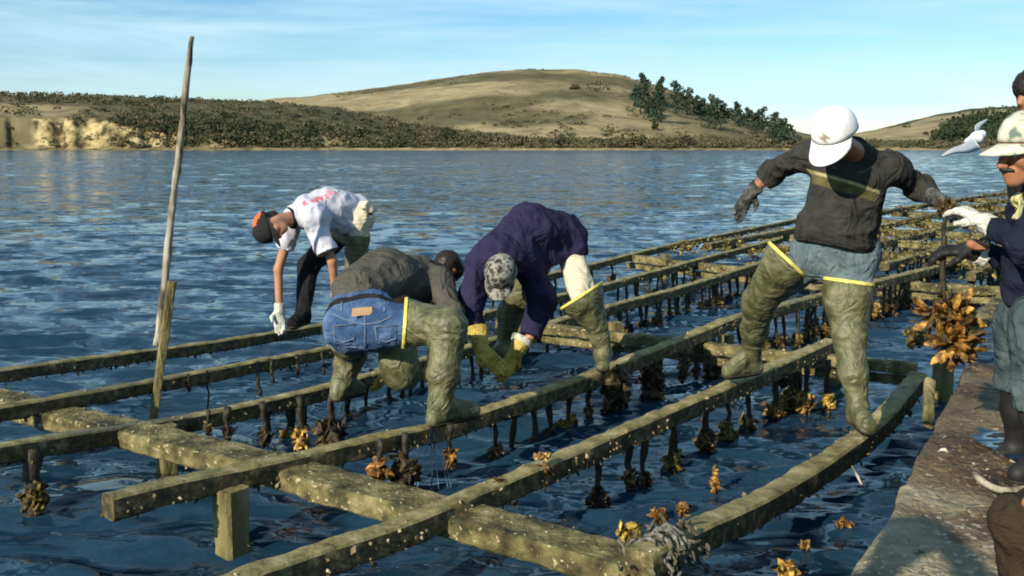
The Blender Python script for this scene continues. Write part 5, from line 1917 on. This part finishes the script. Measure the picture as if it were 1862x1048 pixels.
# ---- another visitor standing on the stern, out of the picture; the head and raised elbows shade the deck corner
def man_photographing():
    b = np.array([-.80, .62, .45])
    f_ = unit(np.array([.55, .83, 0]))
    r_ = np.array([f_[1], -f_[0], 0])
    q = lambda fw, sd, up: b + f_ * fw + r_ * sd + np.array([0, 0, up])
    J = dict(head=q(.06, 0, 1.60), fwd=f_ - np.array([0, 0, .15]), up=(0, 0, 1), neck=q(.02, 0, 1.47), chest=q(0, 0, 1.28), pelvis=q(0, 0, .95), front=f_,
             shl=q(0, -.19, 1.40), ell=q(.17, -.33, 1.44), wrl=q(.30, -.10, 1.58), shr=q(0, .19, 1.40), elr=q(.17, .33, 1.44), wrr=q(.30, .10, 1.58),
             hipl=q(0, -.1, .88), knl=q(.03, -.11, .48), anl=q(0, -.11, .09), tol=q(.14, -.12, .05), hipr=q(0, .1, .88), knr=q(.03, .11, .48), anr=q(0, .11, .09), tor=q(.14, .12, .05))
    J['handl'] = hand_prims(J['wrl'], r_ * .6 + f_ * .5, -f_, .7, 1)
    J['handr'] = hand_prims(J['wrr'], -r_ * .6 + f_ * .5, -f_, .7, -1)
    t = thing('person', 'person standing on the stern with elbows raised, shading the deck corner', 'person', b, 'people working on the racks')
    make_body(t, J, M['skin'], .014)
    F = Field([(J['chest'], J['pelvis'], .19, .17, f_, .7), (J['shl'], J['shr'], .08, .08), (J['shl'], J['ell'], .075, .065), (J['ell'], J['wrl'], .062, .045), (J['shr'], J['elr'], .075, .065), (J['elr'], J['wrr'], .062, .045)], .04, (), FOLD)
    field_mesh('jacket', F, M['black_cloth'], t, .014)
    F = Field([(J['pelvis'], J['hipl'], .14, .12), (J['pelvis'], J['hipr'], .14, .12), (J['hipl'], J['knl'], .10, .08), (J['knl'], J['anl'], .08, .065), (J['hipr'], J['knr'], .10, .08), (J['knr'], J['anr'], .08, .065)], .036, (), FOLD)
    field_mesh('trousers', F, M['jeans_grey'], t, .014)
    cap_on(t, J['head'], J['fwd'], J['up'], M['cap_black'], M['cap_black'], 1.1)
    for s in ('l', 'r'):
        wader(t, J['an' + s] + (0, 0, .1), (0, 0, 1), [(J['an' + s] + (0, 0, .12), .068), (J['an' + s], .06), (J['to' + s], .048)], M['glove_black'], None)


man_photographing()

# ------------------------------------------------------------------ the work barge at the right
def wet_mud(m):
    """Wet brown mud tracked over the far part of the deck, dry silt nearer."""
    n = m.node_tree
    p = n.nodes['Principled BSDF']
    src = p.inputs['Base Color'].links[0].from_socket
    geo = n.nodes.new('ShaderNodeNewGeometry')
    sx = n.nodes.new('ShaderNodeSeparateXYZ')
    n.links.new(geo.outputs['Position'], sx.inputs['Vector'])
    t = noise_node(n, geo.outputs['Position'], 1.9, 5, 0.6)
    ma = n.nodes.new('ShaderNodeMath')
    ma.operation = 'MULTIPLY_ADD'
    n.links.new(t.outputs['Fac'], ma.inputs[0])
    ma.inputs[1].default_value = 2.2
    n.links.new(sx.outputs['Y'], ma.inputs[2])
    r = ramp_node(n, [(0.0, (1, 1, 1)), (1.0, (0.46, 0.39, 0.32))])
    mr = n.nodes.new('ShaderNodeMapRange')
    mr.inputs['From Min'].default_value = 4.55
    mr.inputs['From Max'].default_value = 5.25
    n.links.new(ma.outputs[0], mr.inputs['Value'])
    n.links.new(mr.outputs['Result'], r.inputs['Fac'])
    mx = n.nodes.new('ShaderNodeMixRGB')
    mx.blend_type = 'MULTIPLY'
    mx.inputs['Fac'].default_value = 1
    n.links.new(src, mx.inputs['Color1'])
    n.links.new(r.outputs['Color'], mx.inputs['Color2'])
    n.links.new(mx.outputs['Color'], p.inputs['Base Color'])


wet_mud(M['deck'])


def barge():
    e = unit(np.array([.5, .866, 0]))
    r = np.array([e[1], -e[0], 0])
    p0 = np.array([1.115, 3.24, 0.45]) + r * .075
    t = thing('work_barge', 'flat work barge with a silty shell strewn deck at the right edge', 'barge', p0 * np.array([1, 1, 0]))
    n, m = 330, 130
    s = np.linspace(-5.0, 3.6, n)
    q = np.linspace(0, 3.4, m) ** 1.0
    S, Q = np.meshgrid(s, q, indexing='ij')
    wav = .022 * fbm(np.stack([s * 2.1, s * 0, s * 0], 1), 3)
    V = p0 + S[..., None] * e + Q[..., None] * r
    V[:, 0] += wav[:, None] * r
    V -= (np.clip((-2.2 - s) / .15, 0, 1)[:, None] * np.clip(1 - q / 1.5, 0, 1)[None, :] * 1.05)[..., None] * r   # the stern is wider
    nz = fbm(np.stack([V[..., 0].ravel() * 3, V[..., 1].ravel() * 3, V[..., 0].ravel() * 0], 1), 4).reshape(n, m)
    V[..., 2] += nz * .016 + fbm(np.stack([V[..., 0].ravel() * 14, V[..., 1].ravel() * 14, V[..., 0].ravel() * 0], 1), 2).reshape(n, m) * .006 + np.maximum(vnoise(np.stack([V[..., 0].ravel() * 40, V[..., 1].ravel() * 40, V[..., 0].ravel() * 0], 1)), 0).reshape(n, m) * .010
    V[:, 0, 2] -= .02
    Vf = V.reshape(-1, 3)
    i = np.arange(n - 1)[:, None] * m + np.arange(m - 1)[None, :]
    F = np.stack([i, i + m, i + m + 1, i + 1], -1).reshape(-1, 4)
    link('deck', Vf, F, M['deck'], t, smooth=True)
    # hull sides: left side and bow
    Hs, Fs = [], []
    ring = [V[k, 0] for k in range(n)] + [V[n - 1, k] for k in range(1, m)]
    z_lv = [0, -.05, -.14, -.3, -.62]
    for z in z_lv:
        for k, p in enumerate(ring):
            pp = p + np.array([0, 0, z - .001])
            out = -r if k < n else e
            Hs.append(pp + out * (0.012 if z in (-.05, -.14) else 0))
    L = len(ring)
    for a in range(len(z_lv) - 1):
        for k in range(L - 1):
            Fs.append((a * L + k, a * L + k + 1, (a + 1) * L + k + 1, (a + 1) * L + k))
    link('hull', np.array(Hs), Fs, M['hull'], t)
    # crushed shell strewn over the deck
    rng = np.random.default_rng(9)
    mb = MB()
    for _ in range(330):
        ss, qq = rng.uniform(-.6, 3.4), rng.uniform(.02, 1.8)
        if rng.random() < .45:
            ss, qq = rng.normal(1.5, .5), abs(rng.normal(.35, .25)) + .03
        a = int(np.clip((ss + 5) / 8.6 * (n - 1), 0, n - 1))
        b = int(np.clip(qq / 3.4 * (m - 1), 0, m - 1))
        c = V[a, b] + np.array([rng.normal() * .02, rng.normal() * .02, .006])
        sz = rng.uniform(.003, .009) * (2.0 if rng.random() < .10 else 1)
        k = [c + np.array([rng.normal(), rng.normal(), abs(rng.normal()) * .5]) * sz for _ in range(5)]
        mb.add(k, [(0, 1, 2), (0, 2, 3), (0, 3, 4), (1, 2, 4), (2, 3, 4)])
    mb.build('shell_fragments', M['shell_bit'], t, kind='stuff')
    return V, e, r, p0


DECKV, DE, DR, DP = barge()


def puddle():
    c = G(1826, 808, .468)
    V, F = [c], []
    for k in range(28):
        th = 2 * math.pi * k / 28
        rr = 1 + .22 * math.sin(2 * th + 1) + .12 * math.sin(5 * th)
        V.append(c + np.array([math.cos(th) * .085 * rr, math.sin(th) * .30 * rr, 0]))
    F = [(0, 1 + k, 1 + (k + 1) % 28) for k in range(28)]
    o = link('puddle', np.array(V), F, M['water'])
    tag(o, 'small puddle reflecting blue sky on the muddy deck', None, None, 'structure')


puddle()


def simple_tube(name, pts, rad, mat, label, cat, n=8):
    V, F = tube(pts, rad, n)
    o = link(name, V, F, mat, None, True)
    tag(o, label, cat)
    return o


def spline(pts, k=6):
    P = np.array(pts, float)
    t = np.linspace(0, len(P) - 1, (len(P) - 1) * k + 1)
    out = []
    for x in t:
        i = min(int(x), len(P) - 2)
        f = x - i
        p0, p1, p2, p3 = P[max(i - 1, 0)], P[i], P[i + 1], P[min(i + 2, len(P) - 1)]
        out.append(.5 * ((2 * p1) + (-p0 + p2) * f + (2 * p0 - 5 * p1 + 4 * p2 - p3) * f * f + (-p0 + 3 * p1 - 3 * p2 + p3) * f ** 3))
    return out


simple_tube('hose', spline([G(1770, 862, .49), G(1800, 884, .49), G(1830, 892, .49), G(1880, 886, .49), G(1960, 870, .49)]), .014, M['pole'], 'pale old hose lying on the deck under the boots', 'hose')
# board leaning between rack and deck, a broken plank corner
V, F, P, X, Z = timber([W(1690, 770, 5.0), W(1694, 690, 5.3)], .055, .03, .05, .004, 91, .15, (0, -1, .2))
tag(link('leaning_board', V, F, M['post'], None, True), 'short mossy board standing between the rack and the deck', 'board')
V, F, P, X, Z = timber([G(1762, 590, .5), G(1830, 538, .62)], .16, .07, .05, .012, 92, .2)
tag(link('mooring_timber', V, F, M['beam'], None, True), 'pale olive timber end poking out beside the navy sleeve', 'timber')
simple_tube('twig', [G(1549, 848, .36), G(1557, 862, .34), G(1567, 882, .30)], [.005, .007, .005], M['pole'], 'short pale twig stuck to the side of the nearest rail', 'twig', 6)


# rope lashing round the near end of the curved rail
def lashing():
    rng = np.random.default_rng(4)
    c = G(1205, 985, .40)
    t = thing('rope_lashing', 'tangle of grey rope and weed round the near end of the curved rail', 'rope lashing', c)
    d = unit(G(1260, 952, .42) - c)
    sd = np.array([-d[1], d[0], 0])
    for k in range(5):
        o = (k - 2) * .034 + rng.normal() * .006
        tilt = rng.normal() * .25
        pts = []
        for a in np.linspace(0, 2 * math.pi, 15):
            rr = .075 + rng.normal() * .004
            pts.append(c + d * (o + tilt * .05 * math.sin(a)) + sd * math.cos(a) * rr + np.array([0, 0, math.sin(a) * rr - .035]))
        V, F = tube(pts, .0095, 6, False)
        link('rope', V, F, M['greyrope'], t, True)
    V_, F_, k0 = [], [], 0
    for k in range(260):
        p = c + d * rng.normal() * .085 + sd * rng.normal() * .055 + np.array([0, 0, .005 - abs(rng.normal()) * .05])
        V, F = shell(p, rng.normal(size=3), rng.uniform(.03, .07), .010, rng, .6, 4)
        V_ += list(V)
        F_ += [tuple(i + k0 for i in f) for f in F]
        k0 += len(V)
    link('weed', np.array(V_), F_, M['greyweed'], t, kind='stuff')
    for k in range(26):
        p = c + d * rng.normal() * .08 + sd * rng.normal() * .05
        pts = spline([p, p + np.array([rng.normal() * .05, rng.normal() * .05, -.06]), p + np.array([rng.normal() * .08, rng.normal() * .08, -.16]), p + np.array([rng.normal() * .08, rng.normal() * .08, -.30])], 4)
        V, F = tube(pts, .007, 5)
        link('loose_end', V, F, M['greyrope'], t, True)


lashing()


# the golden clump held on its rope
def held_clump():
    rng = np.random.default_rng(14)
    top = W(1716, 452, 4.58)
    c = W(1742, 610, 4.58)
    t = thing('held_oyster_clump', 'big golden brown oyster clump hanging on a black rope from the black glove', 'oyster clump', c - np.array([0, 0, .2]))
    V, F = tube(spline([top + np.array([0, 0, .06]), top, W(1714, 500, 4.58), W(1720, 545, 4.58), c]), [.014] * 25, 7)
    link('rope', V, F, M['rope'], t, True)
    for k in range(180):
        v = unit(rng.normal(size=3))
        cen = c + np.array([-.02, 0, .10 if k % 3 == 0 else -.03]) + v * np.array([.06, .05, .07]) * rng.random()
        if k % 9 == 0:
            cen = cen + np.array([-.10, 0, .0])
        ax = unit(v * np.array([1, .8, .9]) + np.array([0, -.15, .1]) + rng.normal(size=3) * .25)
        L = rng.uniform(.05, .115)
        V, F = shell(cen, ax, L, L * rng.uniform(.17, .26), rng, .3, 7, 6)
        tn = np.array([(1.3, .95, .55), (.9, .7, .42), (1.9, 1.5, .95), (.35, .3, .2), (1.0, .65, .32)][rng.integers(5)]) * rng.uniform(.55, 1.05)
        link('oyster', V, F, M['oyster'], t, False, np.tile(tn, (len(V), 1)))
    # wet mussels and weed round the top of the rope
    mb = cluster(W(1722, 540, 4.58), .05, .05, 18, rng, DARK, .05)
    mb.build('mussels', M['oyster'], t, color=True)


held_clump()


def rope_between():
    rng = np.random.default_rng(41)
    c = W(1722, 378, 4.95)
    mb = cluster(c, .06, .05, 26, rng, (.35, .33, .3), .06)
    o = mb.build('rope_knot', M['oyster'], None, color=True)
    tag(o, 'dark knot of fouled rope in the grey glove beside the white glove', 'rope knot')
    pts = spline([W(1722, 380, 4.95), W(1716, 420, 4.8), W(1716, 450, 4.6)])
    simple_tube('hanging_rope', pts, .010, M['rope'], 'dark rope running from the grey glove down to the black glove', 'rope')


rope_between()


# water running off the boot of the man in jeans
def drips():
    rng = np.random.default_rng(3)
    mb = MB()
    for k in range(7):
        a = W(790 + rng.normal() * 9, 775, 5.12)
        b = W(790 + rng.normal() * 16, 890, 5.05)
        V, F = tube([a, (a + b) / 2 + rng.normal(size=3) * .004, b], [.004, .0025, .003], 5)
        mb.add(V, F)
    m, n, p = new_mat('dripping_water')
    p.inputs['Base Color'].default_value = (.9, .95, 1, 1)
    p.inputs['Transmission Weight'].default_value = 1
    p.inputs['Roughness'].default_value = .02
    p.inputs['IOR'].default_value = 1.33
    o = mb.build('dripping_water', m, None, True)
    tag(o, 'thin streams of water dripping under the boot of the jeans man', 'dripping water', None, 'stuff')


drips()


# gull in flight
def gull():
    c = W(1772, 252, 11.5)
    t = thing('gull', 'white gull flying past the dark wood in front of the cream cap', 'bird', c)
    f = unit(np.array([.75, .5, .18]))
    ft, u, r = ortho(f, (0, 0, 1))
    sc = 1.0

    def tint(V):
        return np.ones((len(V), 3))
    F = Field([(c - f * .13, c + f * .04, .03, .068), (c + f * .04, c + f * .12 + u * .015, .068, .05), (c + f * .14 + u * .02, c + f * .16 + u * .022, .042, .04), (c - f * .13, c - f * .2, .03, .012, u, .4)], .03)
    field_mesh('body', F, M['gull'], t, .008, tint)
    V, Fq = tube([c + f * .195 + u * .02, c + f * .245 + u * .01], [.012, .003], 6)
    link('beak', V, Fq, M['rim'], t, True)

    def wing(name, pts, ch):
        P = np.array(spline(pts, 5))
        k = len(P)
        V, Fq = [], []
        for i, p in enumerate(P):
            w = ch[0] + (ch[1] - ch[0]) * (i / (k - 1)) ** 1.15
            th = .008 * (1 - i / k) + .002
            bk = unit(np.array([.45, -.35, -.75]))
            for (x, z) in ((0, 0), (.25, th), (.6, th * .7), (1, 0), (.6, -th * .3), (.25, -th * .4)):
                V.append(p + bk * x * w + u * z)
        for i in range(k - 1):
            for j in range(6):
                Fq.append((i * 6 + j, i * 6 + (j + 1) % 6, (i + 1) * 6 + (j + 1) % 6, (i + 1) * 6 + j))
        Fq.append(tuple(range(6)))
        Fq.append(tuple(reversed(range((k - 1) * 6, k * 6))))
        V = np.array(V)
        tc = np.tile(np.array([.62, .65, .68]), (len(V), 1))
        link(name, V, Fq, M['gull'], t, True, tc)
    wing('wing', [W(1768, 250, 11.45), W(1750, 262, 11.2), W(1730, 270, 11.0), W(1710, 284, 10.85)], (.17, .012))
    wing('wing', [W(1776, 246, 11.6), W(1772, 232, 11.85), W(1778, 224, 12.05), W(1794, 217, 12.25)], (.17, .012))


gull()
